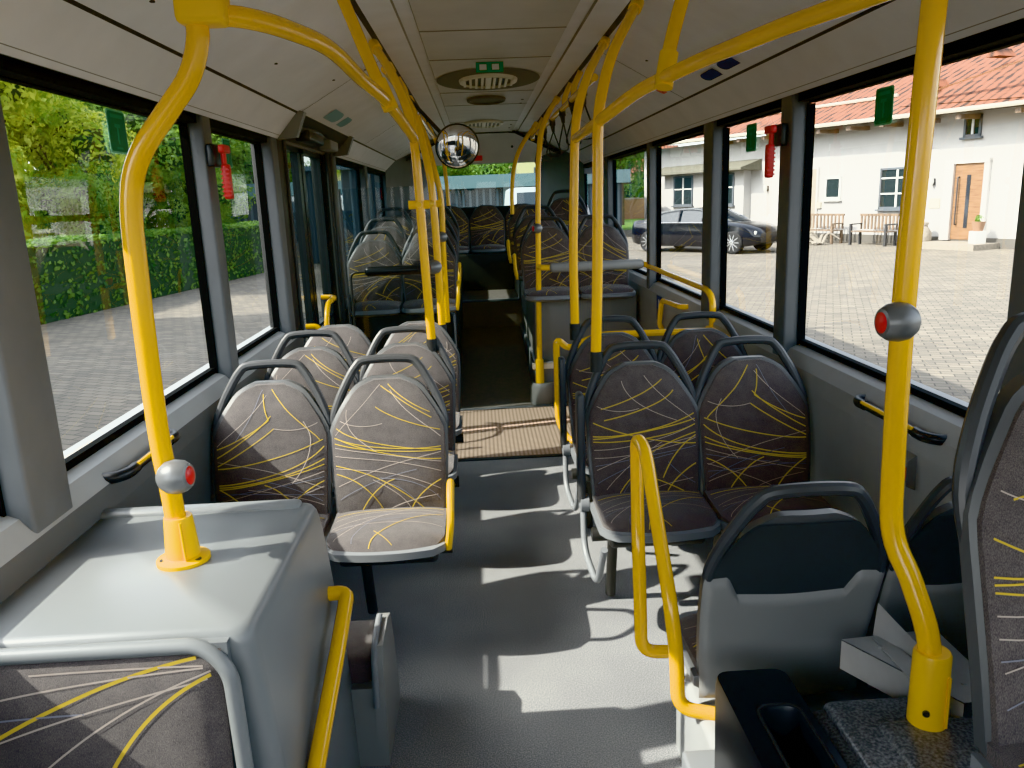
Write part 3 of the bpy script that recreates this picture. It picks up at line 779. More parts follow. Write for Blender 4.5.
# frame of the seat back set into the near face
fr = fillet([(-.36, -.335, .782), (.225, -.335, .782), (.272, -.345, .735), (.30, -.385, .0)], .05)
s.tube(fr, .015, 'box', seg=12); s.box(-.36, .268, -.335, -.31, .0, .785, 'boxside')
s.build('back_frame', wb)
def fb(u, v, off=0.0):
    x = -.36+u*.618; z = .06+.716*v
    ed = min(1, min(1-u, 1-v)*9)
    return Vector((x, -.338-.05*(1-v)-.020*ed**.5-off, z))
s = MB(); s.grid(lambda a_, b_: fb(a_, b_), 24, 24, 'fabric')
for (c, p, q, r) in [('y', (.93, .985), (.5, .93), (-.0, .62)), ('y', (.97, .94), (.7, .86), (.52, .45)), ('w', (.95, .96), (.3, .93), (.0, .83)), ('w', (.96, .93), (.5, .86), (.05, .70)),
                     ('b', (.6, .86), (.2, .86), (0, .81)), ('w', (.95, .965), (.7, .97), (.45, .965)), ('w', (.97, .95), (.6, .86), (.2, .5)), ('b', (.3, .985), (.15, .98), (0, .95))]:
    (a0, b0), (a1, b1), (a2, b2) = p, q, r; vs = []; fs = []
    for i in range(21):
        t = i/20; u_ = a0*(1-t)**2+2*t*(1-t)*a1+a2*t*t; v_ = b0*(1-t)**2+2*t*(1-t)*b1+b2*t*t
        pp = fb(u_, v_, .002); wd = .0035 if c == 'y' else .0018
        t2 = Vector((2*(1-t)*(a1-a0)+2*t*(a2-a1), 0, 2*(1-t)*(b1-b0)+2*t*(b2-b1))).normalized(); sd = Vector((-t2.z, 0, t2.x))*wd
        vs += [pp-sd, pp+sd]
    s.add(vs, [(2*i, 2*i+1, 2*i+3, 2*i+2) for i in range(20)], TH[c])
s.build('backrest', wb)
s = MB()
s.tube(fillet([(.325, .255, .565), (.375, .255, .565), (.375, .05, .50), (.36, -.25, .36), (.31, -.27, .34)], .05), .019, 'yellow')
s.lathe((.308, .255, .565), [(.034, 0), (.034, .012), (.02, .016)], 'yellow', axis=(1, 0, 0)); s.lathe((.30, -.27, .34), [(.034, 0), (.034, .012), (.02, .016)], 'yellow', axis=(1, 0, 0))
h = s.build('side_handle', wb); h['label'] = 'yellow curved side handle'

ss = thing('side_seat', 'low grey flank of a rear-facing seat beside the wheel box', 'bus seat', (-.515, 2.07, 0)); ss.scale = (1, 1, .78)
s = MB()
s.prism([(-.12, 0), (-.10, .40), (-.075, .45), (.06, .465), (.12, .44), (.16, .30), (.2, 0)], .165, .195, 'cover', axis='x'); s.prism([(-.12, 0), (-.1, .3), (.14, .3), (.2, 0)], -.2, .165, 'cover', axis='x'); s.build('side_panel', ss)
s = MB(); s.rbox(-.2, .160, -.07, .16, .22, .40, 'fabric', .03); s.build('seat_cushion', ss)
s = MB(); s.tube(fillet([(.172, -.118, .24), (.172, -.10, .40), (.172, -.06, .462), (.172, .06, .475)], .03), .009, 'pan'); s.build('edge_trim', ss)

# ------------------------------------------------------------------ yellow poles
def button(parent, p, dirv, yaw):
    dv = Vector(dirv).normalized()
    s = MB(); s.lathe(Vector(p)-dv*.034, [(.012, 0), (.026, .004), (.034, .016), (.037, .034), (.034, .052), (.026, .064), (.012, .068)], 'button_grey', axis=dv)
    s.lathe(Vector(p)-dv*.037, [(.016, 0), (.019, .006), (.020, .012)], 'button_grey', axis=dv)
    b = s.build('stop_button', parent)
    s = MB(); s.lathe(Vector(p)+dv*.0245, [(.0265, 0), (.0225, .006), (.014, .010), (.004, .012)], 'red', axis=dv); s.build('red_key', b)
def pole(label, group=None, name='handrail_pole'): return thing(name, label, 'handrail pole', group=group)
# near pole on the wheel box
p = pole('thick bent yellow pole standing on the pale grey wheel box')
s = MB(); path = catmull([(-.685, 1.645, .80), (-.69, 1.645, .95), (-.70, 1.65, 1.10), (-.695, 1.65, 1.45), (-.685, 1.65, 1.585), (-.655, 1.65, 1.665), (-.59, 1.65, 1.745), (-.545, 1.65, 1.80), (-.52, 1.65, 1.86), (-.515, 1.65, 1.93), (-.515, 1.65, 2.22)], 6)
s.tube(path, .0215, 'yellow', seg=16); s.build('pole', p)
s = MB(); s.lathe((-.683, 1.645, .80), [(.056, 0), (.056, .008), (.036, .014), (.036, .02), (.030, .10), (.0285, .105)], 'yellow_plastic', seg=28)
s.tube([(-.665, 1.610, .815), (-.668, 1.612, .90)], .003, 'yellow_plastic')
b = s.build('base_socket', p)
s = MB(); s.lathe((-.645, 1.625, .806), [(.008, 0), (.008, .006)], 'dark', seg=12); s.build('bolt', b)
s = MB(); s.lathe((-.72, 1.625, .806), [(.008, 0), (.008, .006)], 'dark', seg=12); s.build('bolt', b)
button(p, (-.662, 1.614, 1.005), (1, -.12, .1), 0)
s = MB(); s.rbox(-.548, -.455, 1.615, 1.685, 1.893, 2.0, 'yellow_plastic', .014); s.build('rail_clamp', p)
# near pole on the speckled box
p = pole('bent yellow pole standing on the dark speckled wheel box')
s = MB(); s.tube(catmull([(.845, 1.345, .52), (.842, 1.35, .67), (.822, 1.39, .78), (.798, 1.43, .87), (.796, 1.445, 1.0), (.796, 1.45, 1.35), (.808, 1.45, 1.8), (.812, 1.45, 1.95), (.80, 1.45, 2.2)], 6), .0215, 'yellow', seg=16); s.build('pole', p)
s = MB(); s.lathe((.847, 1.345, .505), [(.036, 0), (.036, .006), (.0345, .15), (.032, .155)], 'yellow_plastic', seg=28)
s.box(.862, .868, 1.310, 1.318, .51, .62, 'yellow')
b = s.build('base_socket', p)
s = MB(); s.lathe((.825, 1.313, .545), [(.007, 0), (.007, .004)], 'dark', axis=(-.5, -1, 0), seg=12); s.build('bolt', b)
button(p, (.768, 1.418, 1.30), (-1, -.05, 0), 0)
# overhead arched rails from the near poles
def arch(label, pts, dropP, clampP):
    t = thing('overhead_rail', label, 'overhead rail')
    s = MB(); s.tube(catmull(pts, 6), .0205, 'yellow', seg=14); s.build('rail', t)
    s = MB(); s.tube(catmull(dropP, 5), .0205, 'yellow', seg=14); s.build('drop_tube', t)
    a_, b_ = Vector(dropP[0]), Vector(dropP[1])
    s = MB(); s.tube([a_-(b_-a_).normalized()*.03, a_+(b_-a_).normalized()*.07], .027, 'yellow_plastic', seg=14); s.build('tee_clamp', t)
    return t
arch('arched yellow overhead rail over the wheel box, tree side', [(-.50, 1.65, 1.915), (-.43, 1.70, 1.915), (-.38, 1.85, 1.92), (-.34, 2.10, 1.925), (-.32, 2.5, 1.91), (-.285, 2.85, 1.885), (-.255, 3.3, 1.83), (-.25, 3.5, 1.81)],
     [(-.285, 2.85, 1.89), (-.33, 2.86, 2.0), (-.42, 2.9, 2.24), (-.44, 2.91, 2.29)], None)
arch('arched yellow overhead rail crossing to the seats, house side', [(.44, 3.53, 1.79), (.44, 2.85, 1.80), (.505, 2.55, 1.85), (.555, 2.35, 1.868), (.61, 2.2, 1.885), (.655, 2.0, 1.89), (.71, 1.85, 1.90), (.79, 1.6, 1.905), (.81, 1.45, 1.905)],
     [(.555, 2.37, 1.87), (.575, 2.39, 1.96), (.62, 2.42, 2.10), (.68, 2.45, 2.27)], None)
def seatpole(label, pts, sock, group, btn=None):
    t = pole(label, group)
    s = MB(); s.tube(catmull(pts, 6), .0195, 'yellow', seg=14); s.build('pole', t)
    if sock:
        a_ = Vector(pts[0]); s = MB(); s.tube([a_-Vector((0, 0, .07)), a_+Vector((0, 0, .005))], .024, 'dark', seg=12); s.build('socket', t)
    if btn: button(t, *btn)
    e = Vector(pts[-1]); e2 = Vector(pts[-2]); s = MB(); dd = (e-e2).normalized()
    s.tube([e-dd*.06, e-dd*.005], .025, 'yellow_plastic', seg=14); s.build('ceiling_bracket', t)
    return t
GL, GP = 'yellow poles on the tree side of the aisle', 'yellow poles on the house side of the aisle'
seatpole('yellow pole rising from the second-pair aisle seat, nearest of the door bundle'.replace('nearest', 'first'), [(-.228, 3.5, .95), (-.235, 3.5, 1.2), (-.242, 3.5, 1.56), (-.25, 3.5, 1.80), (-.27, 3.52, 1.93), (-.33, 3.62, 2.08), (-.43, 3.85, 2.255)], True, GL)
seatpole('yellow pole rising from the handleless aisle seat, middle of the door bundle', [(-.212, 4.17, .91), (-.214, 4.17, 1.2), (-.222, 4.17, 1.60), (-.25, 4.19, 1.81), (-.30, 4.25, 2.0), (-.43, 4.45, 2.26)], True, GL, ((-.235, 4.15, 1.22), (-1, -.6, 0), 0))
seatpole('yellow pole behind the passenger door, last of the door bundle', [(-.245, 5.62, .71), (-.245, 5.6, 1.2), (-.24, 5.6, 1.56), (-.28, 5.6, 1.79), (-.33, 5.65, 2.0), (-.43, 5.8, 2.26)], False, GL, ((-.25, 5.57, 1.31), (-1, -.6, 0), 0))
seatpole('far thin yellow pole before the tree-side rear seats', [(-.27, 7.95, 1.50), (-.28, 7.95, 1.75), (-.31, 7.95, 2.0), (-.43, 8.05, 2.26)], True, GL)
seatpole('yellow pole rising from the first-pair aisle seat, house side', [(.415, 2.85, .985), (.425, 2.85, 1.3), (.43, 2.85, 1.6), (.435, 2.85, 1.79), (.455, 2.86, 1.91), (.51, 2.93, 2.05), (.645, 3.2, 2.25)], True, GP)
seatpole('yellow pole rising from the second-pair aisle seat, house side', [(.42, 3.53, .985), (.42, 3.53, 1.3), (.43, 3.53, 1.62), (.44, 3.53, 1.82), (.465, 3.55, 1.95), (.53, 3.67, 2.09), (.65, 4.0, 2.26)], True, GP)
t = seatpole('floor-standing yellow pole at the wheelchair bay podium corner', [(.425, 5.90, .15), (.43, 5.9, .6), (.445, 5.9, 1.3), (.455, 5.9, 1.65), (.465, 5.9, 1.82), (.495, 5.93, 2.02), (.56, 6.05, 2.15), (.65, 6.25, 2.27)], False, GP, ((.435, 5.87, 1.33), (-1, -.4, 0), 0))
s = MB(); s.lathe((.425, 5.90, .14), [(.03, 0), (.03, .20), (.026, .21)], 'yellow_plastic'); s.build('base_socket', t)
seatpole('far thin yellow pole before the house-side rear seats', [(.34, 7.7, 1.40), (.345, 7.7, 1.63), (.38, 7.7, 1.86), (.46, 7.8, 2.04), (.62, 8.0, 2.25)], True, GP)
# clamp plates that join the pole bundle
t = thing('pole_clamp', 'flat yellow clamp plate joining the door pole bundle', 'clamp')
s = MB(); s.tube([(-.245, 3.46, 1.54), (-.235, 3.85, 1.54), (-.222, 4.21, 1.54)], .014, 'yellow_plastic', flat=1.0); s.build('clamp_bar', t)
s = MB(); s.tube([(-.29, 3.5, 1.54), (-.20, 3.5, 1.54)], .018, 'yellow_plastic', flat=.6); s.build('clamp_ear', t)
s = MB(); s.tube([(-.27, 4.17, 1.54), (-.18, 4.17, 1.54)], .018, 'yellow_plastic', flat=.6); s.build('clamp_ear', t)
# ceiling rails
t = thing('ceiling_rail', 'straight yellow ceiling rail carrying black hanging straps', 'ceiling rail')
s = MB(); s.tube([(.595, 4.0, 2.10), (.60, 6, 2.12), (.60, 8.4, 2.14)], .0185, 'yellow', seg=12); s.build('rail', t)
for yy in (4.85, 5.35, 6.7, 7.6, 8.3):
    s = MB(); s.tube(catmull([(.60, yy, 2.12), (.61, yy+.05, 2.18), (.66, yy+.15, 2.27)], 4), .0185, 'yellow', seg=12); s.build('bracket', t)
t = thing('ceiling_rail', 'straight yellow ceiling rail over the door-side aisle edge', 'ceiling rail')
s = MB(); s.tube([(-.375, 3.75, 2.13), (-.375, 6, 2.14), (-.375, 8.0, 2.15)], .0185, 'yellow', seg=12); s.build('rail', t)
for yy in (4.9, 6.5, 7.7):
    s = MB(); s.tube(catmull([(-.375, yy, 2.14), (-.39, yy+.04, 2.20), (-.43, yy+.12, 2.275)], 4), .0185, 'yellow', seg=12); s.build('bracket', t)
# hanging straps
lab = ['first', 'second', 'third', 'fourth', 'fifth', 'last']
for i, yy in enumerate((4.45, 4.95, 5.5, 6.2, 6.9, 7.7)):
    t = thing('hanging_strap', 'black looped hanging strap, %s along the yellow ceiling rail from the front' % lab[i], 'hanging strap', (.598, yy, 2.10), group='hanging straps on the ceiling rail')
    s = MB(); s.tube([(0, 0, .02), (.003, 0, -.03)], .022, 'strap', flat=.9, seg=10); s.build('clip', t)
    s = MB(); s.tube([(.003, 0, -.03), (.008, 0, -.075)], [.017, .010], 'strap', seg=8); s.build('tab', t)
    s = MB(); a_ = .3*(i % 3-1)
    cs, sn = math.cos(a_+.6), math.sin(a_+.6)
    loop = [(.008, 0, -.07)]+[(.008+.055*k_*cs, .055*k_*sn, z_) for k_, z_ in ((.35, -.12), (.95, -.20), (1.0, -.235), (.5, -.25), (-.5, -.25), (-1.0, -.235), (-.95, -.20), (-.35, -.12))]+[(.008, 0, -.07)]
    s.tube(catmull(loop, 4), .0045, 'strap', seg=6); s.build('loop', t)

# ------------------------------------------------------------------ wheelchair bay rails
t = thing('wheelchair_rail', 'yellow rail running along the window sill of the wheelchair bay', 'handrail')
s = MB(); s.tube(fillet([(1.235, 6.15, 1.03), (1.225, 4.22, 1.03), (1.225, 4.12, .99), (1.225, 4.12, .84)], .06), .0175, 'yellow', seg=12); s.build('rail', t)
s = MB(); s.rbox(1.20, 1.27, 3.72, 4.16, .825, .845, 'yellow_plastic', .006); s.build('wall_plate', t)
s = MB(); s.tube([(1.235, 6.1, 1.03), (1.235, 6.2, 1.03)], .024, 'yellow_plastic'); s.build('clamp', t)
t = thing('bay_divider_rail', 'yellow looped rail behind the second house-side seat pair', 'handrail')
s = MB(); s.tube(fillet([(1.21, 4.08, .83), (.62, 4.08, .835), (.52, 4.08, .80), (.45, 4.08, .765), (.385, 4.08, .83), (.385, 4.08, .38), (.43, 4.05, .28), (.50, 3.98, .27)], .05), .0175, 'yellow', seg=12); s.build('rail', t)
t = thing('wall_grab_bar', 'short bent yellow grab bar beside the wheelchair sticker', 'grab bar')
s = MB(); s.tube(fillet([(1.235, 4.65, .88), (1.19, 4.66, .88), (1.19, 5.15, .86), (1.19, 5.22, .68), (1.235, 5.22, .62)], .06), .0165, 'yellow', seg=12); s.build('bar', t)
t = thing('padded_bar', 'grey padded back-support bar across the wheelchair bay', 'padded bar')
s = MB(); s.rbox(.51, 1.20, 5.73, 5.80, 1.015, 1.085, 'cover', .028, 4); s.build('pad', t)
s = MB(); s.tube([(.44, 5.88, 1.05), (.46, 5.80, 1.05), (.53, 5.77, 1.05)], .020, 'yellow_plastic'); s.build('bracket', t)
s = MB(); s.tube([(1.18, 5.77, 1.05), (1.23, 5.80, 1.04)], .020, 'yellow_plastic'); s.build('bracket', t)
t = thing('padded_bar', 'black padded bar across the passenger doorway', 'padded bar')
s = MB(); s.rbox(-.80, -.36, 5.555, 5.625, 1.06, 1.125, 'blackpl', .028, 4); s.build('pad', t)
s = MB(); s.tube([(-.38, 5.59, 1.09), (-.24, 5.6, 1.09)], .018, 'yellow_plastic'); s.build('bracket', t)
s = MB(); s.tube(fillet([(-.79, 5.59, 1.09), (-.90, 5.59, 1.09), (-.90, 5.59, .5)], .05), .009, 'dark'); s.build('bracket', t)
t = thing('glass_screen', 'clear glass screen in front of the raised door-side seats', 'glass screen')
s = MB(); s.add([(-.93, 5.644, .62), (-.27, 5.644, .62), (-.27, 5.644, 1.66), (-.93, 5.644, 1.66)], [(0, 1, 2, 3)], 'screen'); s.build('pane', t, smooth=0)
s = MB(); s.rbox(-.945, -.93, 5.635, 5.655, .55, 1.66, 'handle', .003); s.build('screen_edge', t)

# ------------------------------------------------------------------ wall fittings
def grab(label, x, y0, y1, z, sg):
    t = thing('sill_grab_bar', label, 'grab bar')
    s = MB(); s.tube([(x, y0+.05, z), (x, y1-.05, z)], .0125, 'blackpl'); s.build('bar', t)
    s = MB(); s.tube([(x-sg*.009, y0+.075, z+.010), (x-sg*.009, y1-.075, z+.010)], .0055, 'yellow_plastic'); s.build('yellow_strip', t)
    for yy, dy in ((y0, 1), (y1, -1)):
        s = MB(); s.tube(catmull([(x+sg*.055, yy-dy*.004, z), (x+sg*.02, yy, z), (x, yy+dy*.035, z), (x, yy+dy*.08, z)], 4), .0155, 'blackpl'); s.build('end_socket', t)
grab('black and yellow grab bar under the tree-side window', -.965, 2.02, 2.42, .875, -1)
grab('black and yellow grab bar under the house-side window', 1.20, 2.0, 2.45, .868, 1)
t = thing('emergency_switch', 'small grey wall box with red button, house side', 'switch')
s = MB(); s.prism([(1.235, .68), (1.195, .70), (1.195, .775), (1.235, .80)], 2.095, 2.17, 'cover'); s.build('box', t)
s = MB(); s.box(1.188, 1.198, 2.10, 2.13, .715, .755, 'red'); s.build('button', t)
def hammer(label, x, y, z, sg):
    t = thing('emergency_hammer', label, 'emergency hammer')
    s = MB(); s.rbox(min(x, x-sg*.03), max(x, x-sg*.03), y-.045, y+.045, z-.01, z+.075, 'blackpl', .008); s.build('holder', t)
    s = MB(); s.rbox(x-sg*.055-.014, x-sg*.055+.014, y-.02, y+.02, z-.13, z-.0, 'red', .008)
    for i in range(7): s.box(x-sg*.055-.016, x-sg*.055+.016, y-.022, y-.016, z-.12+i*.016, z-.113+i*.016, 'red')
    s.build('grip', t)
    s = MB(); s.tube([(x-sg*.05, y, z-.01), (x-sg*.05, y, z+.06)], .010, 'red'); s.rbox(x-sg*.055-.012, x-sg*.055+.012, y-.04, y+.04, z+.04, z+.07, 'red', .006); s.build('hammer_head', t)
hammer('red emergency hammer on the pillar beside the trees', -1.0, 3.165, 1.72, -1)
hammer('red emergency hammer on the pillar toward the white house', 1.228, 3.215, 1.72, 1)
t = thing('emergency_hammer', 'dark red emergency hammer on the rear bulkhead beside the mirror', 'emergency hammer')
s = MB(); s.rbox(-.06, .10, 9.70, 9.76, 2.0, 2.06, 'red', .01); s.build('grip', t)
s = MB(); s.rbox(-.10, -.05, 9.70, 9.77, 1.99, 2.08, 'blackpl', .01); s.build('holder', t)
def sticker(label, x, y0, y1, z0, z1, sg):
    t = thing('exit_sticker', label, 'sticker')
    s = MB()
    def rr(x_, m_, ins):
        pts = []; r_ = .012
        for (cy_, cz_, a0) in ((y1-r_-ins, z1-r_-ins, 0), (y0+r_+ins, z1-r_-ins, 90), (y0+r_+ins, z0+r_+ins, 180), (y1-r_-ins, z0+r_+ins, 270)):
            for q in range(5): an = R(a0+q*22.5); pts.append((cy_+r_*math.cos(an), cz_+r_*math.sin(an)))
        return pts
    s.prism(rr(x, 'green_pale', 0), x, x-sg*.0015, 'green_pale', axis='x'); s.build('border', t)
    s = MB(); s.prism(rr(x, 'green', .006), x-sg*.0016, x-sg*.0026, 'green', axis='x'); s.build('face', t)
    s = MB(); xx = x-sg*.003; yc = (y0+y1)/2; zc = (z0+z1)/2
    s.box(xx-.0004, xx+.0004, y0+.022, y1-.022, z1-.024, z1-.014, 'green_mid')
    s.box(xx-.0004, xx+.0004, yc-.004, yc+.004, zc-.035, zc+.02, 'green_mid'); s.box(xx-.0004, xx+.0004, yc-.018, yc+.018, zc+.012, zc+.022, 'green_mid')
    s.box(xx-.0004, xx+.0004, yc-.02, yc+.02, zc-.05, zc-.045, 'green_mid'); s.build('pictogram', t)
sticker('green emergency exit sticker on the large tree-side pane', -1.068, 2.475, 2.60, 1.728, 1.855, -1)
sticker('green emergency exit sticker on the smaller tree-side pane', -1.068, 3.56, 3.67, 1.728, 1.85, -1)
sticker('green emergency exit sticker on the large pane toward the house door', 1.298, 2.51, 2.625, 1.73, 1.845, 1)
sticker('green emergency exit sticker on the narrow pane toward the black car', 1.298, 3.73, 3.87, 1.72, 1.845, 1)
t = thing('wheelchair_sticker', 'small blue and white wheelchair sticker on the wall panel', 'sticker')
s = MB(); s.box(1.220, 1.223, 5.28, 5.43, .69, .86, 'blue'); s.build('face', t, smooth=0)
s = MB(); s.lathe((1.2195, 5.36, .825), [(.014, 0), (.014, .001)], 'white', axis=(-1, 0, 0)); s.box(1.218, 1.2195, 5.345, 5.375, .76, .81, 'white'); s.lathe((1.2195, 5.35, .745), [(.03, 0), (.03, .001)], 'white', axis=(-1, 0, 0)); s.build('pictogram', t)

# ceiling fittings
def vent(label, y, z, a_, b_, outer=True, white=True):
    t = thing('ceiling_vent', label, 'ceiling vent', (.115, y, z))
    if outer:
        s = MB(); n_ = 40
        s.add([(a_*1.75*math.cos(2*math.pi*i/n_), b_*1.75*math.sin(2*math.pi*i/n_), -.002) for i in range(n_)], [tuple(range(n_))], 'vent_dark'); s.build('surround', t, smooth=0)
    s = MB(); n_ = 40; vs = []; fs = []
    for (k_, z_) in ((1.0, -.003), (.97, -.018), (.86, -.022), (.84, -.012)):
        vs += [(a_*k_*math.cos(2*math.pi*i/n_), b_*k_*math.sin(2*math.pi*i/n_), z_) for i in range(n_)]
    for r_ in range(3):
        for i in range(n_): fs.append((r_*n_+i, r_*n_+(i+1) % n_, (r_+1)*n_+(i+1) % n_, (r_+1)*n_+i))
    s.add(vs, fs, 'vent_white' if white else 'vent_dark'); s.build('ring', t)
    s = MB(); s.add([(a_*.86*math.cos(2*math.pi*i/n_), b_*.86*math.sin(2*math.pi*i/n_), -.008) for i in range(n_)], [tuple(range(n_))], 'dark' if white else 'vent_dark'); s.build('duct', t, smooth=0)
    if white:
        for i in range(-4, 5):
            x = i*a_*.2; h = b_*.88*math.sqrt(max(.02, 1-(x/a_)**2)); wd = .018 if i == 0 else .008
            s = MB(); s.box(x-wd, x+wd, -h, h, -.024, -.010, 'vent_white'); s.build('slat', t, smooth=0)
vent('round white slatted ceiling vent behind the green exit sign', 5.40, 2.301, .19, .28)
vent('flat grey round ceiling cover between the two white vents', 6.40, 2.301, .15, .24, False, False)
vent('far round white slatted ceiling vent above the rear aisle', 8.35, 2.301, .20, .34, False)
t = thing('exit_sign', 'green emergency exit sign with white pictograms under the ceiling', 'sign')
s = MB(); s.box(.035, .190, 4.72, 4.73, 2.245, 2.30, 'signgreen'); s.build('plate', t, smooth=0)
s = MB()
for x in (.055, .125): s.box(x, x+.04, 4.716, 4.721, 2.258, 2.288, 'white')
s.build('pictogram', t, smooth=0)
def decal(label, quads, m, cat='sticker', name='ceiling_sticker'):
    t = thing(name, label, cat)
    for (sx, y0, y1, t0, t1, mm, nm) in quads:
        P = lambda y, tt: ((-.88+.435*tt) if sx < 0 else .23+.88-.435*tt, y, 2.0205+.2435*tt-.002)
        s = MB(); nseg = 8; pts = []
        for i in range(nseg+1):
            an = math.pi*i/nseg-math.pi/2; pts.append(P(y1-(y1-y0)*.25+(y1-y0)*.25*math.cos(an), (t0+t1)/2+(t1-t0)/2*math.sin(an)))
        s.add([P(y0, t0)]+pts+[P(y0, t1)], [tuple(range(nseg+3))], mm); s.build(nm, t, smooth=0)
    return t
decal('pair of dark blue rounded stickers on the sloping ceiling, house side', [(1, 3.30, 3.50, .08, .19, 'blue', 'upper_sticker'), (1, 3.56, 3.78, .06, .17, 'blue', 'lower_sticker')], None)
t = decal('faded teal instruction sticker on the sloping ceiling above the door', [(-1, 4.75, 5.1, .08, .26, 'teal', 'main_panel'), (-1, 5.18, 5.4, .08, .26, 'teal', 'side_panel')], None)
decal('small dark red sticker on the sloping ceiling above the narrow windows', [(1, 4.35, 4.45, .18, .42, 'red', 'face')], None)
# convex mirror
t = thing('convex_mirror', 'round convex mirror hanging above the door-side aisle', 'mirror', (-.09, 4.6, 1.845))
ax = Vector((.15, -1, -.22)).normalized()
s = MB(); prof = [(.118*math.sin(i/8*math.pi/2), .034*math.cos(i/8*math.pi/2)) for i in range(8, -1, -1)]
s.lathe((0, 0, 0), prof, 'mirror', axis=ax, seg=40); s.build('mirror_glass', t, smooth=60)
s = MB(); s.lathe(-ax*.03, [(.09, 0), (.122, .012), (.124, .034), (.117, .036), (.117, .03)], 'blackpl', axis=ax, seg=40); s.build('rim', t)
s = MB(); s.tube(catmull([tuple(-ax*.02), (-.06, .06, .05), (-.16, .07, .16), (-.27, .05, .285)], 4), .011, 'blackpl'); s.build('arm', t)

# ------------------------------------------------------------------ rear-facing pair and speckled box, house side
def rear_seat(label, x, y, z, group):
    t = seat(label, x, y, z, 'A', 0, True, math.pi, group, support=False)
    def surf(u, zz, off):
        v = min(1, max(0, (zz-.455)/.4834)); p = backP(u, v, 0, .012)
        return Vector((p.x, p.y+.04+.016*(1-u*u)*min(1, (1-v)*5)+off, zz))
    # pale lower cover with a notched upper edge
    s = MB(); N = 24; H = 8
    top = lambda u: .765 if abs(u) > .72 else (.765-(.72-abs(u))/.12*.055 if abs(u) > .60 else .71-.006*math.cos(u*2.5))
    def cov(a_, b_):
        u = 2*a_-1; zz = .40+(top(u)-.40)*b_
        ed = min(1, min(1-abs(u), b_*1.0, (1-b_))*14)
        return surf(u*1.015, zz, .004+.016*ed**.6)
    s.grid(cov, 40, 26, 'cover'); o = s.build('lower_back_cover', t, smooth=40, fixn=False); o['label'] = 'pale grey lower back cover'
    s = MB()
    def cov2(a_, b_):
        u = 2*a_-1; zz = .66+(.915-.66)*b_
        return surf(u, min(zz, .93), .006)
    s.grid(cov2, 24, 12, 'cover_dark'); s.build('upper_back_panel', t, fixn=False)
    return t
GB = 'rear-facing seats beside the speckled box'
r1 = rear_seat('rear-facing aisle seat showing its two-tone grey back', .70, 1.60, -.09, GB)
r2 = rear_seat('rear-facing wall-side seat mostly hidden behind the yellow pole', 1.075, 1.60, -.09, GB); r2.scale = (.72, 1, 1)
s = MB(); s.rbox(-.06, .28, .0, .12, .09, .36, 'pan', .01); s.build('seat_base', r1)
t = thing('loop_grab_rail', 'yellow loop grab rail beside the rear-facing aisle seat', 'grab rail')
s = MB()
s.tube(fillet([(.53, 1.98, .285), (.405, 1.985, .29), (.400, 1.98, .50), (.40, 2.0, .62), (.425, 2.15, .875), (.432, 2.06, .865), (.44, 1.80, .55), (.448, 1.76, .42), (.45, 1.745, .275), (.56, 1.72, .265)], .045), .0185, 'yellow', seg=14); s.build('rail', t)
# low pedestal under the rear-facing pair
s = MB(); s.rbox(.50, 1.24, 1.50, 1.98, -.02, .26, 'wall', .02); struct(s.build('trim_44'), 'pale plinth under the rear-facing seats')

sb = thing('speckled_wheel_box', 'dark speckled wheel box with a stepped top, house side', 'wheel box', (.95, 1.2, 0))
s = MB()
s.rbox(-.30, .28, -.5, .25, -.02, .475, 'speckle', .02); s.rbox(-.20, .28, -.5, .16, .46, .505, 'speckle', .018); s.rbox(-.27, .28, .0, .25, .46, .492, 'speckle', .016); s.build('box_body', sb)
t = thing('metal_bracket', 'bare aluminium angle plate lying on the speckled box', 'bracket', (.88, 1.50, .535))
s = MB(); s.add([(-.09, .10, 0), (.14, .12, 0), (.14, -.14, 0), (.045, -.15, 0)], [(0, 1, 2, 3)], 'steel'); s.add([(-.09, .10, -.003), (.045, -.15, -.003), (.045, -.15, -.075), (-.09, .10, -.075)], [(0, 1, 2, 3)], 'steel'); s.build('base_flange', t, smooth=0)
s = MB(); s.prism([(-.02, .0), (.02, .0), (.02, .004), (-.02, .004)], -.1, .1, 'steel'); 
s.add([(-.012, .11, 0), (.065, -.06, 0), (-.008, .105, .085)], [(0, 1, 2)], 'steel'); s.build('upright_flange', t, smooth=0)
s = MB()
for q in ((.09, .05), (.08, -.09), (-.02, .06)): s.lathe((q[0], q[1], 0), [(.006, 0), (.006, .004)], 'steel', seg=10)
s.build('rivet', t)
t = thing('storage_bin', 'black plastic open bin beside the speckled wheel box', 'bin', (.56, 1.33, 0))
s = MB()
ox, oy, hx, hy, zt = 0, 0, .082, .23, .50
out = [(-hx, -hy), (hx, -hy), (hx, hy), (-hx, hy)]
def rrect(hx_, hy_, r_, z_, cx_=0, cy_=0):
    pts = []
    for (sx_, sy_, a0) in ((1, 1, 0), (-1, 1, 90), (-1, -1, 180), (1, -1, 270)):
        for q in range(5): an = R(a0+q*22.5); pts.append((cx_+sx_*(hx_-r_)+r_*math.cos(an), cy_+sy_*(hy_-r_)+r_*math.sin(an), z_))
    return pts
RR = [rrect(.078, .225, .03, 0), rrect(.082, .23, .03, .48), rrect(.078, .226, .028, .50), rrect(.045, .15, .03, .502, .012, -.055), rrect(.041, .145, .028, .49, .012, -.055), rrect(.037, .135, .025, .22, .012, -.055)]
vs = [p_ for r_ in RR for p_ in r_]; n_ = 20; fs = []
for i in range(5):
    for j in range(n_): fs.append((i*n_+j, i*n_+(j+1) % n_, (i+1)*n_+(j+1) % n_, (i+1)*n_+j))
fs.append(tuple(5*n_+j for j in range(n_)))
s.add(vs, fs, 'blackpl'); s.build('bin_body', t)
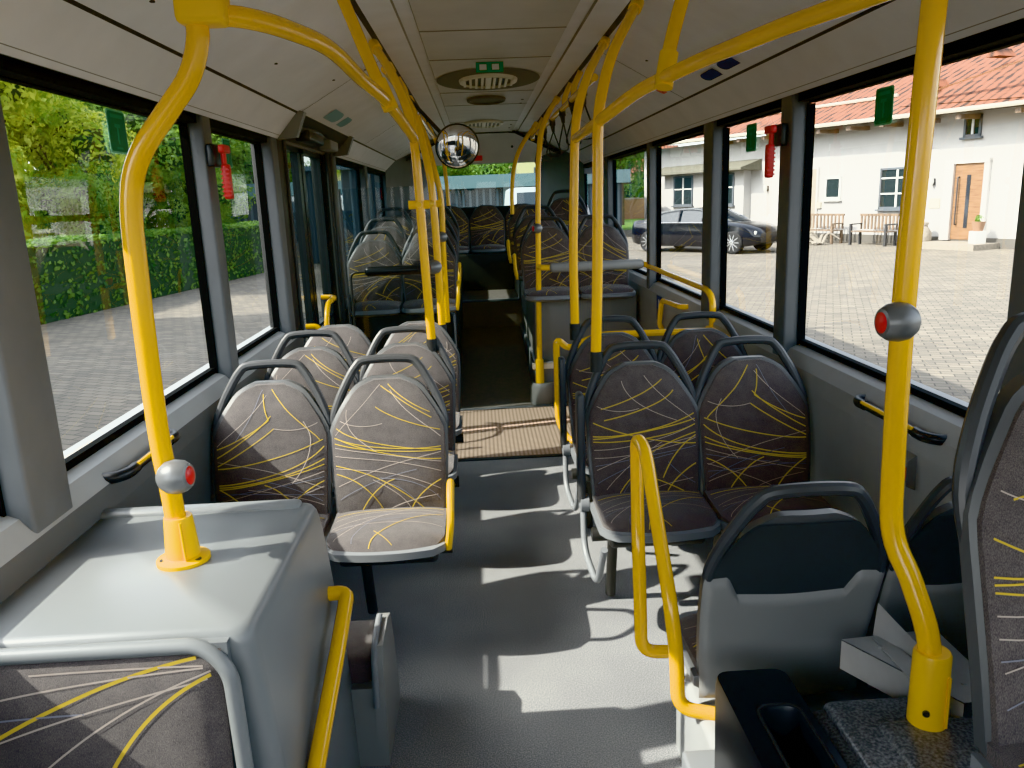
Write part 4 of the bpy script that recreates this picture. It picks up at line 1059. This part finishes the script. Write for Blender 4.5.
s = MB(); s.tube([tuple(Vector(p_)+Vector((0, 0, .002))) for p_ in RR[3]]+[RR[3][0]], .004, 'dark', seg=6); s.build('rim', t)
# big seat on the box
bs = seat('large patterned seat mounted high on the speckled box', .912, 1.155, .20, 'C', 0, True, 0, None, support=True); bs.scale = (1, 1.05, 1.14)

# ------------------------------------------------------------------ outside: ground
GZ = -.35
s = MB(); s.add([(-90, -60, GZ), (90, -60, GZ), (90, 120, GZ), (-90, 120, GZ)], [(0, 1, 2, 3)], 'paving'); struct(s.build('ground', smooth=0), 'grey beige paved courtyard')

# trees and hedge
def leaves(s, rnd, cen, rad, n, size, m, shellbias=.6):
    vs = []; fs = []
    for _ in range(n):
        while True:
            p = Vector((rnd.uniform(-1, 1), rnd.uniform(-1, 1), rnd.uniform(-1, 1)))
            L = p.length
            if .05 < L < 1 and rnd.random() < (1-shellbias)+shellbias*L*L: break
        c = Vector((cen[0]+p.x*rad[0], cen[1]+p.y*rad[1], cen[2]+p.z*rad[2]))
        nn = (p.normalized()+Vector((rnd.uniform(-1, 1), rnd.uniform(-1, 1), rnd.uniform(-.4, 1)))*.9).normalized()
        t = nn.orthogonal().normalized(); t = Matrix.Rotation(rnd.uniform(0, 6.28), 3, nn) @ t; b = nn.cross(t)
        a_ = size*rnd.uniform(.6, 1.25); o = len(vs)
        vs += [c-t*a_, c-b*a_*.45, c+t*a_, c+b*a_*.45]; fs.append((o, o+1, o+2, o+3))
    s.add(vs, fs, m)
def blob(s, c, r, m, seed=0, n=10):
    rnd = random.Random(seed); bm = bmesh.new(); bmesh.ops.create_icosphere(bm, subdivisions=3, radius=1)
    for v in bm.verts:
        k_ = 1+.12*math.sin(v.co.x*5+seed)+.1*math.sin(v.co.y*6+2*seed)+.1*math.sin(v.co.z*7)
        v.co = Vector((c[0]+v.co.x*r[0]*k_, c[1]+v.co.y*r[1]*k_, c[2]+v.co.z*r[2]*k_))
    s.bm(bm, m)
def tree_meshes(seed, m, h=6.5, n=13000, size=.095):
    rnd = random.Random(seed); s = MB()
    cs = []
    for i in range(9):
        an = rnd.uniform(0, 6.28); rr_ = rnd.uniform(.3, 1.5); cs.append(((rr_*math.cos(an), rr_*math.sin(an), h*rnd.uniform(.28, .85)), rnd.uniform(.9, 1.5)))
    for c, r_ in cs:
        leaves(s, rnd, c, (r_, r_, r_*.85), n//9, size, m)
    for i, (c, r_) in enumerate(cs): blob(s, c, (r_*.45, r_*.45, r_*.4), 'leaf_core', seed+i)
    cr = s.build('crown', smooth=0, fixn=False)
    s = MB(); s.tube(catmull([(0, 0, 0), (.05, .03, h*.3), (-.05, .05, h*.55), (0, 0, h*.8)], 4), [.16*(1-.75*i/12) for i in range(13)], 'bark', seg=10)
    for c, r_ in cs[:6]: s.tube([(0, 0, h*.3), (c[0]*.5, c[1]*.5, (h*.3+c[2])/2), c], [.07, .05, .02], 'bark', seg=6)
    tk = s.build('trunk')
    r = (cr.data, tk.data); bpy.data.objects.remove(cr); bpy.data.objects.remove(tk); return r
TM = [tree_meshes(1, M['leaf_bright']), tree_meshes(2, M['leaf_mid']), tree_meshes(3, M['leaf_bright'], 7.2), tree_meshes(5, M['leaf_mid'], 5.5)]
def tree(label, x, y, k_, sc=1.0, rz=0):
    t = thing('tree', label, 'tree', (x, y, GZ), rz, group='trees around the courtyard'); t.scale = (sc, sc, sc)
    for nm, me in zip(('crown', 'trunk'), TM[k_]):
        o = bpy.data.objects.new(nm, me); COL.objects.link(o); o.parent = t
TL = [(-11.2, 18.0, 0, 1.05, 'bright yellow-green tree behind the hedge, beside the wide window pillar'), (-12.5, 21.5, 2, 1.1, 'tall yellow-green tree second along the hedge'), (-10.6, 22.5, 0, .85, 'smaller yellow-green tree close behind the hedge'),
      (-11.0, 26.5, 1, 1.0, 'mid-green tree seen behind the bent yellow pole'), (-13.5, 28.5, 1, 1.3, 'tall mid-green tree set well back behind the hedge'), (-10.4, 31.0, 3, 1.05, 'mid-green tree seen through the smaller pane beside the red hammer'),
      (-12.2, 34.5, 1, 1.15, 'mid-green tree toward the far end of the hedge'), (-15.5, 24.5, 2, 1.35, 'tall bright tree at the back of the grove'), (-16.5, 33, 2, 1.3, 'tall bright tree at the back near the dark hall'), (-14.5, 19.5, 1, 1.15, 'dark green tree at the back of the grove'),
      (-9.5, 37, 1, 1.0, 'green tree beside the end of the dark hall'), (-19, 29, 1, 1.5, 'largest green tree rising behind the whole grove'),
      (-20.5, 36, 1, 1.4, 'dark green tree at the far back corner of the grove'), (-18, 40, 3, 1.6, 'broad green tree closing the view past the hedge end'), (-9.2, 19.5, 3, .55, 'low young tree growing right against the hedge'), (-13, 41, 3, 1.3, 'green tree far beyond the hedge end'), (-9.0, 27.5, 3, .6, 'low bushy tree at the end of the hedge'), (-12.4, 30.2, 3, .6, 'low bushy tree filling the gap between two taller trunks'), (-14.6, 26.5, 3, .65, 'low bushy tree deep inside the grove')]
for i, (x, y, kk, sc, lb) in enumerate(TL): tree(lb, x, y, kk, sc, i*1.3)
s = MB(); rnd = random.Random(11)
A0, A1 = Vector((-8.7, 12.6)), Vector((-6.75, 25.8)); HD = (A1-A0).length; ud = (A1-A0)/HD; nd = Vector((-ud.y, ud.x))
vs = []; fs = []
for i in range(17000):
    t_ = rnd.random()*HD; f_ = rnd.random()
    if f_ < .6: a_, z_, nn = -.42+rnd.uniform(-.07, .05), rnd.uniform(0, 1.42), Vector((-nd.x*-1, -nd.y*-1, .3))
    elif f_ < .9: a_, z_, nn = rnd.uniform(-.4, .45), 1.43+rnd.uniform(-.05, .07)+.03*math.sin(t_*2.1), Vector((0, 0, 1))
    else: a_, z_, nn = .42, rnd.uniform(0, 1.4), Vector((nd.x, nd.y, .3))
    nn = (nn+Vector((rnd.uniform(-1, 1), rnd.uniform(-1, 1), rnd.uniform(-1, 1)))*.7).normalized()
    # nd points to the bus side when a_ is positive
    c = Vector((A0.x+ud.x*t_-nd.x*a_, A0.y+ud.y*t_-nd.y*a_, GZ+z_))
    q = nn.orthogonal().normalized(); q = Matrix.Rotation(rnd.uniform(0, 6.28), 3, nn) @ q; b_ = nn.cross(q); sz = rnd.uniform(.035, .07)
    o = len(vs); vs += [c-q*sz, c-b_*sz*.6, c+q*sz, c+b_*sz*.6]; fs.append((o, o+1, o+2, o+3))
s.add(vs, fs, 'leaf_hedge')
def P2(t_, a_, z_): return (A0.x+ud.x*t_-nd.x*a_, A0.y+ud.y*t_-nd.y*a_, GZ+z_)
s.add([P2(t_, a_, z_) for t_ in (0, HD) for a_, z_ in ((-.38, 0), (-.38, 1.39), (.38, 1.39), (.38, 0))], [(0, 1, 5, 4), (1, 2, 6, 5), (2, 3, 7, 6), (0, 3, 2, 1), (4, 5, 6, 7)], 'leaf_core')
tag(s.build('hedge', smooth=0, fixn=False), 'long clipped green hedge along the courtyard in front of the trees', 'hedge')

# hall out of view, added to cast shade on the courtyard
nb = thing('shading_hall', 'tall hall out of view, added to shade the yard', 'building', (-17.5, 2.0, GZ))
s = MB(); s.box(-3.2, 3.2, -12, 9.8, 0, 12.6, 'hall'); s.build('wall', nb, smooth=0)
s = MB(); s.box(-3.4, 3.4, -12.2, 10.0, 12.6, 12.9, 'hall_dark'); s.build('roof', nb, smooth=0)
for yy in (-8, -3, 2, 7):
    s = MB(); s.box(3.2, 3.25, yy-1.2, yy+1.2, 1.2, 3.2, 'dark_glass'); s.build('window', nb, smooth=0)

# dark ribbed hall behind the bus
hl = thing('storage_hall', 'long dark blue-grey ribbed hall behind the bus', 'building', (0, 36, GZ))
s = MB(); s.box(-12, 6.5, 0, 9, 0, 2.75, 'hall_dark')
for i in range(62): s.box(-12+i*.3, -11.9+i*.3, -.05, 0, 0, 2.35, 'hall')
s.build('cladding', hl, smooth=0)
s = MB(); s.box(-12.3, 6.8, -.5, 9.3, 2.4, 2.95, 'fascia'); s.build('fascia', hl, smooth=0)
for x in (-9, -5.5, -2.0, 1.4, 4.8):
    s = MB(); s.box(x-.18, x+.18, -.12, 0, 0, 2.4, 'fascia'); s.build('post', hl, smooth=0)
h2 = thing('shed', 'dark panelled shed seen through the door-side rear windows', 'shed', (-4.1, 27.5, GZ), R(4))
s = MB(); s.box(-1.6, 2.3, 0, 5, 0, 3.05, 'hall_dark')
for i in range(13): s.box(-1.6+i*.3, -1.52+i*.3, -.05, 0, 0, 3.0, 'hall')
s.build('wall', h2, smooth=0)
s = MB(); s.box(-1.8, 2.5, -.2, 5.2, 3.05, 3.2, 'hall'); s.build('roof', h2, smooth=0)
# pale house and trees beyond the hall
yh = thing('house', 'pale yellow house beyond the ribbed hall', 'house', (4.2, 58, GZ))
s = MB(); s.box(-2.6, 3.5, 0, 7, 0, 5.6, 'plaster_cream'); s.build('wall', yh, smooth=0)
s = MB(); s.prism([(-3.0, 5.5), (4.0, 5.5), (.5, 7.6)], -.4, 7.4, 'tiles'); s.build('roof', yh, smooth=0)
for x in (-1.6, .3, 2.1):
    s = MB(); s.box(x-.3, x+.3, -.04, 0, 3.0, 4.0, 'grey_frame'); w_ = s.build('window', yh, smooth=0)
    s = MB(); s.box(x-.24, x+.24, -.06, -.04, 3.06, 3.94, 'house_glass'); s.build('pane', w_, smooth=0)
tree('green tree beyond the hall seen under the convex mirror', -2.4, 50, 1, 1.0, .4)
tree('green tree beyond the hall toward the dark shed', -7.0, 49, 3, 1.15, 1.4)
tree('bright tree beside the pale yellow house', 8.8, 56, 0, 1.0, 2.2)
tree('green tree between the mirror and the pale yellow house', .2, 50, 1, .95, 2.9)
# white van behind the rear window
vn = thing('van', 'white van parked close behind the bus', 'van', (1.55, 15.5, GZ))
s = MB()
st = [(0, .80, .35, 1.05), (.25, .88, .3, 1.12), (.85, .92, .28, 1.22), (1.0, .92, .28, 1.25), (1.65, .88, .28, 2.02), (1.8, .90, .28, 2.12), (5, .92, .28, 2.15), (5.1, .86, .35, 2.05)]
vs = []; fs = []
for (y, w_, z0, z1) in st:
    zb = min(z1-.02, 1.15)
    vs += [(-w_, y, z0), (-w_, y, zb), (-w_*.86 if z1 > 1.4 else -w_*.93, y, z1-.06), (-w_*.74, y, z1), (w_*.74, y, z1), (w_*.86 if z1 > 1.4 else w_*.93, y, z1-.06), (w_, y, zb), (w_, y, z0)]
for i in range(len(st)-1):
    for j in range(8): fs.append((i*8+j, i*8+(j+1) % 8, (i+1)*8+(j+1) % 8, (i+1)*8+j))
fs += [tuple(range(8)), tuple((len(st)-1)*8+j for j in range(7, -1, -1))]
M['van_paint'] = mat('white_van_paint', (176, 180, 184), .3); s.add(vs, fs, 'van_paint'); s.build('body', vn, smooth=30)
s = MB(); s.add([(-.74, .955, 1.28), (.74, .955, 1.28), (.69, 1.60, 2.02), (-.69, 1.60, 2.02)], [(0, 1, 2, 3)], 'dark_glass'); s.build('windscreen', vn, smooth=0)
s = MB(); s.rbox(-.5, .5, -.03, .02, .62, .86, 'blackpl', .02); s.build('grille', vn)
for sx in (-1, 1):
    s = MB(); s.rbox(sx*.68-.13, sx*.68+.13, -.02, .05, .70, .90, 'lamp', .03); s.build('headlamp', vn)
    for y in (.8, 4.0):
        s = MB(); s.lathe((sx*.74, y, .33), [(.33, 0), (.33, .2)], 'tyre', axis=(sx, 0, 0)); wh = s.build('wheel', vn)
        s = MB(); s.lathe((sx*.94, y, .33), [(.2, 0), (.19, .02)], 'alloy', axis=(sx, 0, 0)); s.build('rim', wh)

# ------------------------------------------------------------------ white house across the courtyard; local x runs along the facade to the rear, local -y faces the bus
ang = math.atan2(.933, -.361)
hs = thing('house', 'white plastered farmhouse with red tiled roof across the courtyard', 'house', (13.93, 23.6, GZ), ang)
# local +x = along u ; local +y = u rotated +90 = (-.933,-.361) = toward the bus
s = MB(); s.box(-9, 16.2, -8, 0, 0, 3.85, 'plaster'); s.build('wall', hs, smooth=0)
s = MB()
s.add([(-9.5, .95, 3.72), (17, .95, 4.02), (17, -4.5, 6.55), (-9.5, -4.5, 6.25), (-9.5, -9, 4.0), (17, -9, 4.0)], [(0, 1, 2, 3), (3, 2, 5, 4)], 'tiles')
s.add([(-9.5, .95, 3.62), (17, .95, 3.92), (17, -.2, 4.25), (-9.5, -.2, 3.95)], [(0, 1, 2, 3)], 'bench_wood')
rfo = s.build('roof', hs, smooth=0, fixn=False)
s = MB(); s.tube([(-9.5, .98, 3.70), (17, .98, 4.0)], .06, 'vent_white', seg=8); s.build('gutter', hs)
s = MB(); s.tube([(2.4, -.55, 4.62), (16.8, -.55, 4.8)], .05, 'vent_white', seg=8); s.build('snow_guard', rfo)
s = MB()
s.add([(-6.5, 1.1, 3.72), (1.6, .3, 4.18), (-1.4, -2.4, 5.6), (-6.5, -2.4, 5.6)], [(0, 1, 2, 3)], 'tiles'); s.add([(-6.5, 1.1, 5.4), (1.3, .35, 4.35), (1.3, .1, 4.35), (-6.5, .8, 5.45)], [(0, 1, 2, 3)], 'vent_white')
s.build('gable_roof', rfo, smooth=0, fixn=False)
for x in (-2.6, -.9, .4, 1.7, 3.0, 4.3, 5.6, 7.0, 8.4, 9.8): 
    s = MB(); s.box(x-.08, x+.08, 0, .85, 3.58+.011*x, 3.70+.011*x, 'bench_wood'); s.build('rafter_end', hs, smooth=0)
for (x, y, z) in ((.9, -.5, 4.75), (1.9, -1.2, 5.1), (-.3, -1.6, 5.45)):
    s = MB(); s.prism([(x-.2, z-.1), (x+.2, z-.1), (x, z+.14)], y-.3, y+.5, 'tiles'); s.build('snow_tile', rfo, smooth=0)
def hwin(x0, x1, z0, z1, m='grey_frame', mull=True, bars=1, par=hs):
    s = MB(); f_ = .07; y0, y1 = -.02, .05
    s.box(x0, x1, y0, y1, z0, z0+f_, m); s.box(x0, x1, y0, y1, z1-f_, z1, m); s.box(x0, x0+f_, y0, y1, z0, z1, m); s.box(x1-f_, x1, y0, y1, z0, z1, m)
    if mull: s.box((x0+x1)/2-.03, (x0+x1)/2+.03, y0, y1-.01, z0, z1, 'white')
    for i in range(bars): zz = z0+(z1-z0)*(i+1)/(bars+1)*1.12; s.box(x0+f_, x1-f_, y0, y1-.01, zz-.02, zz+.02, 'white')
    w_ = s.build('window', par, smooth=0)
    s = MB(); s.box(x0+f_, x1-f_, -.01, .012, z0+f_, z1-f_, 'house_glass'); s.build('pane', w_, smooth=0)
    s = MB(); s.box(x0-.06, x1+.06, 0, .12, z0-.06, z0, m); s.build('window_sill', w_, smooth=0)
    return w_
Z0 = .35
hwin(1.02, 2.36, .75+Z0, 2.04+Z0, bars=2); hwin(3.97, 4.70, 1.09+Z0, 1.85+Z0, 'white', False, 0); hwin(-1.02, -.48, 2.75+Z0, 3.35+Z0, 'grey_frame', True, 0)
# oak door
s = MB(); s.box(-1.42, -1.27, 0, .10, .20, 2.42, 'door_frame'); s.box(-.34, -.05, 0, .14, .20, 2.42, 'door_frame'); s.box(-1.42, -.05, 0, .12, 2.38, 2.50, 'door_frame')
dfm = s.build('door_surround', hs, smooth=0)
s = MB(); s.box(-1.27, -.34, 0, .05, .22, 2.38, 'door_wood'); dd = s.build('front_door', hs, smooth=0)
s = MB(); s.box(-.86, -.74, .05, .06, .55, 2.05, 'dark_glass'); s.build('pane', dd, smooth=0)
s = MB(); s.tube(fillet([(-.50, .05, .65), (-.50, .12, .65), (-.50, .12, 2.0), (-.50, .05, 2.0)], .03), .02, 'cast_iron'); s.build('door_handle', dd)
s = MB(); s.box(-1.9, .5, 0, 1.1, 0, .16, 'stone'); s.build('doorstep', hs, smooth=0)
# grey side door
s = MB(); s.box(5.05, 5.97, 0, .05, .2, 2.5, 'stone'); sd = s.build('side_door', hs, smooth=0)
s = MB(); s.box(5.0, 5.06, 0, .08, .2, 2.55, 'door_frame'); s.box(5.96, 6.02, 0, .08, .2, 2.55, 'door_frame'); s.build('door_frame', sd, smooth=0)
for lx in (.38, 7.62):
    s = MB(); s.box(lx-.05, lx+.05, 0, .06, 1.8, 2.0, 'cast_iron'); lp = s.build('wall_lamp', hs, smooth=0)
    s = MB(); s.lathe((lx, .12, 1.78), [(.04, 0), (.07, .10), (.06, .2), (.02, .26)], 'lamp', seg=14); s.build('lamp_glass', lp)
s = MB(); s.box(.12, .48, 0, .03, 1.12, 1.40, 'vent_white'); s.build('house_plaque', hs, smooth=0)
s = MB(); s.box(4.83, 5.0, 0, .1, 1.15, 1.35, 'vent_white'); s.build('letterbox', hs, smooth=0)
s = MB(); s.box(-9, 16.2, 0, .03, 0, .28, 'vent_dark'); s.build('plinth', hs, smooth=0)
# bay with small tiled roof
s = MB(); s.box(8.6, 14.0, 0, .35, 0, 2.62, 'plaster'); by = s.build('bay', hs, smooth=0)
s = MB(); s.prism([(-.1, 3.05), (1.0, 2.72), (1.0, 2.64), (-.1, 2.60)], 8.0, 14.5, 'moss', axis='x'); s.build('bay_roof', by, smooth=0)
def bwin(x0, x1):
    w_ = hwin(x0, x1, .95+Z0, 2.2+Z0, 'grey_frame', True, 1, by); w_.location.y = .35
bwin(9.15, 10.6); bwin(11.85, 13.25)

def L(x, y, z=0): # house-local to world
    return (13.93-.361*x-.933*y, 23.6+.933*x-.361*y, GZ+z)
def bench(label, x, wdt, arms):
    t = thing('garden_bench', label, 'bench', L(x, .75), ang)
    s = MB()
    for i in range(4): s.box(-wdt/2, wdt/2, -.2+i*.12, -.11+i*.12, .42, .45, 'bench_wood')
    s.build('seat', t, smooth=0)
    s = MB()
    for i in range(11):
        xx = -wdt/2+.06+i*(wdt-.12)/10; s.box(xx-.035, xx+.035, -.25, -.22, .48, .92, 'bench_wood')
    s.box(-wdt/2, wdt/2, -.26, -.21, .90, .98, 'bench_wood'); s.build('backrest', t, smooth=0)
    for sx in (-1, 1):
        for yy in (-.2, .22):
            s = MB(); s.box(sx*(wdt/2-.06)-.035, sx*(wdt/2-.06)+.035, yy-.035, yy+.035, 0, .44 if yy < 0 else .66, 'cast_iron' if arms else 'bench_wood'); s.build('leg', t, smooth=0)
        s = MB(); s.box(sx*(wdt/2-.06)-.04, sx*(wdt/2-.06)+.04, -.24, .27, .64, .68, 'cast_iron' if arms else 'bench_wood'); s.build('armrest', t, smooth=0)
bench('weathered wooden garden bench beside the small square house window', 4.15, 1.75, False)
bench('wooden garden bench with dark iron ends under the grey framed window', 1.85, 1.5, True)
t = thing('driftwood', 'pale heap of driftwood branches between the two garden benches', 'driftwood', L(3.4, 1.55))
s = MB(); rnd = random.Random(4)
for i in range(11):
    an = rnd.uniform(0, 6.28); l_ = rnd.uniform(.3, .8); z1 = rnd.uniform(.05, .45)
    s.tube(catmull([(rnd.uniform(-.2, .2), rnd.uniform(-.3, .3), .05), (math.cos(an)*l_*.5, math.sin(an)*l_*.5, z1), (math.cos(an)*l_, math.sin(an)*l_, z1*.4+.03)], 4), [.05, .05, .045, .04, .035, .03, .025, .02, .015], 'stone', seg=7)
s.build('branches', t)
t = thing('stone_urn', 'grey stone urn standing beside the oak front door', 'urn', L(.28, .45))
s = MB(); s.lathe((0, 0, 0), [(.20, 0), (.26, .2), (.25, .42), (.17, .56), (.13, .62), (.17, .66), (.16, .72), (.05, .74)], 'stone', seg=20); s.build('body', t)
t = thing('potted_plant', 'small plant in a pot on a white stand beside the oak door', 'plant', L(-1.55, .5))
s = MB(); s.rbox(-.16, .16, -.16, .16, 0, .50, 'white', .02); s.build('stand', t)
s = MB(); s.lathe((0, 0, .50), [(.12, 0), (.17, .22), (.18, .26), (.15, .26)], 'terracotta', seg=18); s.build('pot', t)
s = MB(); leaves(s, random.Random(2), (0, 0, .84), (.12, .12, .12), 70, .045, 'leaf_mid'); s.build('foliage', t, smooth=0, fixn=False)

# ------------------------------------------------------------------ black saloon car; local +x is forward
fwd = Vector((2.03, -2.41, 0)).normalized()
car = thing('car', 'shiny black saloon car with silver wheels parked before the house', 'car', (6.32, 26.87, GZ), math.atan2(fwd.y, fwd.x))
s = MB()
# station: x, half width, z bottom, z shoulder, z top
st = [(-.82, .74, .42, .80, .92), (-.76, .82, .30, .84, .99), (-.5, .90, .24, .90, 1.05), (0, .92, .22, .92, 1.03), (.6, .92, .20, .92, .99), (1.6, .92, .20, .92, .96), (2.5, .92, .20, .90, .95), (3.0, .91, .20, .86, .93), (3.5, .88, .22, .78, .85), (3.8, .80, .26, .68, .74), (3.95, .66, .34, .58, .62)]
vs = []; fs = []
for (x, w_, z0, zs, zt) in st:
    half = [(w_*.93, z0), (w_, z0+.12), (w_*1.01, (z0+zs)/2+.05), (w_*.97, zs), (w_*.86, zt-.012), (w_*.4, zt)]
    vs += [(x, y, z) for y, z in half]+[(x, -y, z) for y, z in half[::-1]]
n_ = 12
for i in range(len(st)-1):
    for j in range(n_): fs.append((i*n_+j, i*n_+(j+1) % n_, (i+1)*n_+(j+1) % n_, (i+1)*n_+j))
fs += [tuple(range(n_)), tuple((len(st)-1)*n_+j for j in range(n_-1, -1, -1))]
s.add(vs, fs, 'carpaint'); s.build('body', car, smooth=40)
s = MB()
sg_ = [(-.35, .78, .97), (.45, .70, 1.28), (.9, .64, 1.36), (1.5, .62, 1.385), (1.95, .64, 1.34), (2.75, .74, .95)]
vs = []; fs = []
for (x, w_, z) in sg_:
    zb = .92
    vs += [(x, .83, zb), (x, w_ if z > 1.0 else .8, z-.02), (x, w_*.7, z), (x, -w_*.7, z), (x, -w_ if z > 1.0 else -.8, z-.02), (x, -.83, zb)]
for i in range(len(sg_)-1):
    for j in range(5): fs.append((i*6+j, i*6+j+1, (i+1)*6+j+1, (i+1)*6+j))
s.add(vs, fs, 'dark_glass'); s.build('greenhouse_glass', car, smooth=40)
s = MB(); vs = []; fs = []
for (x, w_, z) in sg_[1:5]: vs += [(x, w_*.98, z-.012), (x, w_*.7, z+.008), (x, -w_*.7, z+.008), (x, -w_*.98, z-.012)]
for i in range(3):
    for j in range(3): fs.append((i*4+j, i*4+j+1, (i+1)*4+j+1, (i+1)*4+j))
s.add(vs, fs, 'carpaint'); s.build('roof', car, smooth=40)
for sx in (-1, 1):
    s = MB(); s.tube(catmull([(-.25, sx*.835, .96), (.15, sx*.80, 1.15), (.5, sx*.74, 1.27), (1.2, sx*.685, 1.355), (1.9, sx*.70, 1.32), (2.6, sx*.80, 1.0), (2.3, sx*.85, .94), (1.0, sx*.865, .945), (-.2, sx*.85, .955)], 4), .014, 'alloy', seg=6); s.build('window_trim', car)
    s = MB(); s.tube([(1.15, sx*.86, .95), (1.12, sx*.70, 1.34)], .03, 'carpaint', seg=8); s.build('door_pillar', car)
    s = MB(); s.rbox(2.15, 2.35, sx*.98-.10, sx*.98+.10, .96, 1.10, 'carpaint', .04); s.build('wing_mirror', car)
    s = MB(); s.rbox(3.62, 3.86, sx*.66-.12, sx*.66+.12, .56, .68, 'lamp', .04); s.build('headlamp', car)
    for x in (0, 3.15):
        s = MB(); s.lathe((x, sx*.72, .34), [(.28, 0), (.34, .02), (.34, .20), (.30, .225), (.27, .225)], 'tyre', axis=(0, sx, 0), seg=32); wh = s.build('wheel', car)
        s = MB(); s.lathe((x, sx*.90, .34), [(.27, 0), (.275, .035), (.25, .04), (.24, .02)], 'alloy', axis=(0, sx, 0), seg=32)
        for k_ in range(10):
            an = k_*math.pi/5; s.tube([(x+.04*math.cos(an), sx*.935, .34+.04*math.sin(an)), (x+.25*math.cos(an), sx*.93, .34+.25*math.sin(an))], .022, 'alloy', seg=6)
        s.lathe((x, sx*.92, .34), [(.06, 0), (.06, .025), (.03, .03)], 'alloy', axis=(0, sx, 0), seg=16)
        s.build('rim', wh)

# far garden seen through the window ahead of the car
gw = thing('garden_wall', 'low beige garden wall behind the lawn beyond the car', 'wall', (11.5, 62, GZ), R(-10))
s = MB(); s.box(-6, 6, 0, .4, 0, 1.5, 'terracotta'); s.build('wall_body', gw, smooth=0)
s = MB(); s.box(-6.1, 6.1, -.05, .45, 1.5, 1.6, 'stone'); s.build('coping', gw, smooth=0)
s = MB(); rnd = random.Random(8)
vs = []; fs = []
for i in range(3500):
    c = Vector((rnd.uniform(5.5, 17), 65+rnd.uniform(-.6, .4), GZ+1.3+rnd.uniform(0, 1.5))); nn = Vector((rnd.uniform(-1, 1), rnd.uniform(-1, .3), rnd.uniform(-.3, 1))).normalized(); q = nn.orthogonal().normalized(); b_ = nn.cross(q); o = len(vs)
    vs += [c-q*.14, c-b_*.1, c+q*.14, c+b_*.1]; fs.append((o, o+1, o+2, o+3))
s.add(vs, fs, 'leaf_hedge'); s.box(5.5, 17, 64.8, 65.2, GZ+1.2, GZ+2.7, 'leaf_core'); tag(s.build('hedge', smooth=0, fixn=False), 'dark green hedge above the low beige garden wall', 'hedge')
s = MB(); s.add([(4, 43, GZ+.02), (14, 43, GZ+.02), (20, 61.5, GZ+.02), (4, 61.5, GZ+.02)], [(0, 1, 2, 3)], 'grass'); struct(s.build('lawn', smooth=0), 'strip of green lawn')
tree('tall tree with bare trunk on the far lawn beside the car', 9.0, 50, 1, 1.3, .7)
fh = thing('house', 'distant house with red roof above the garden hedge', 'house', (14.8, 74, GZ))
s = MB(); s.box(-4, 4, 0, 6, 0, 3.6, 'plaster_cream'); s.build('wall', fh, smooth=0)
s = MB(); s.prism([(-.6, 3.5), (6.6, 3.5), (3, 6.2)], -4.5, 4.5, 'tiles', axis='x'); s.build('roof', fh, smooth=0)
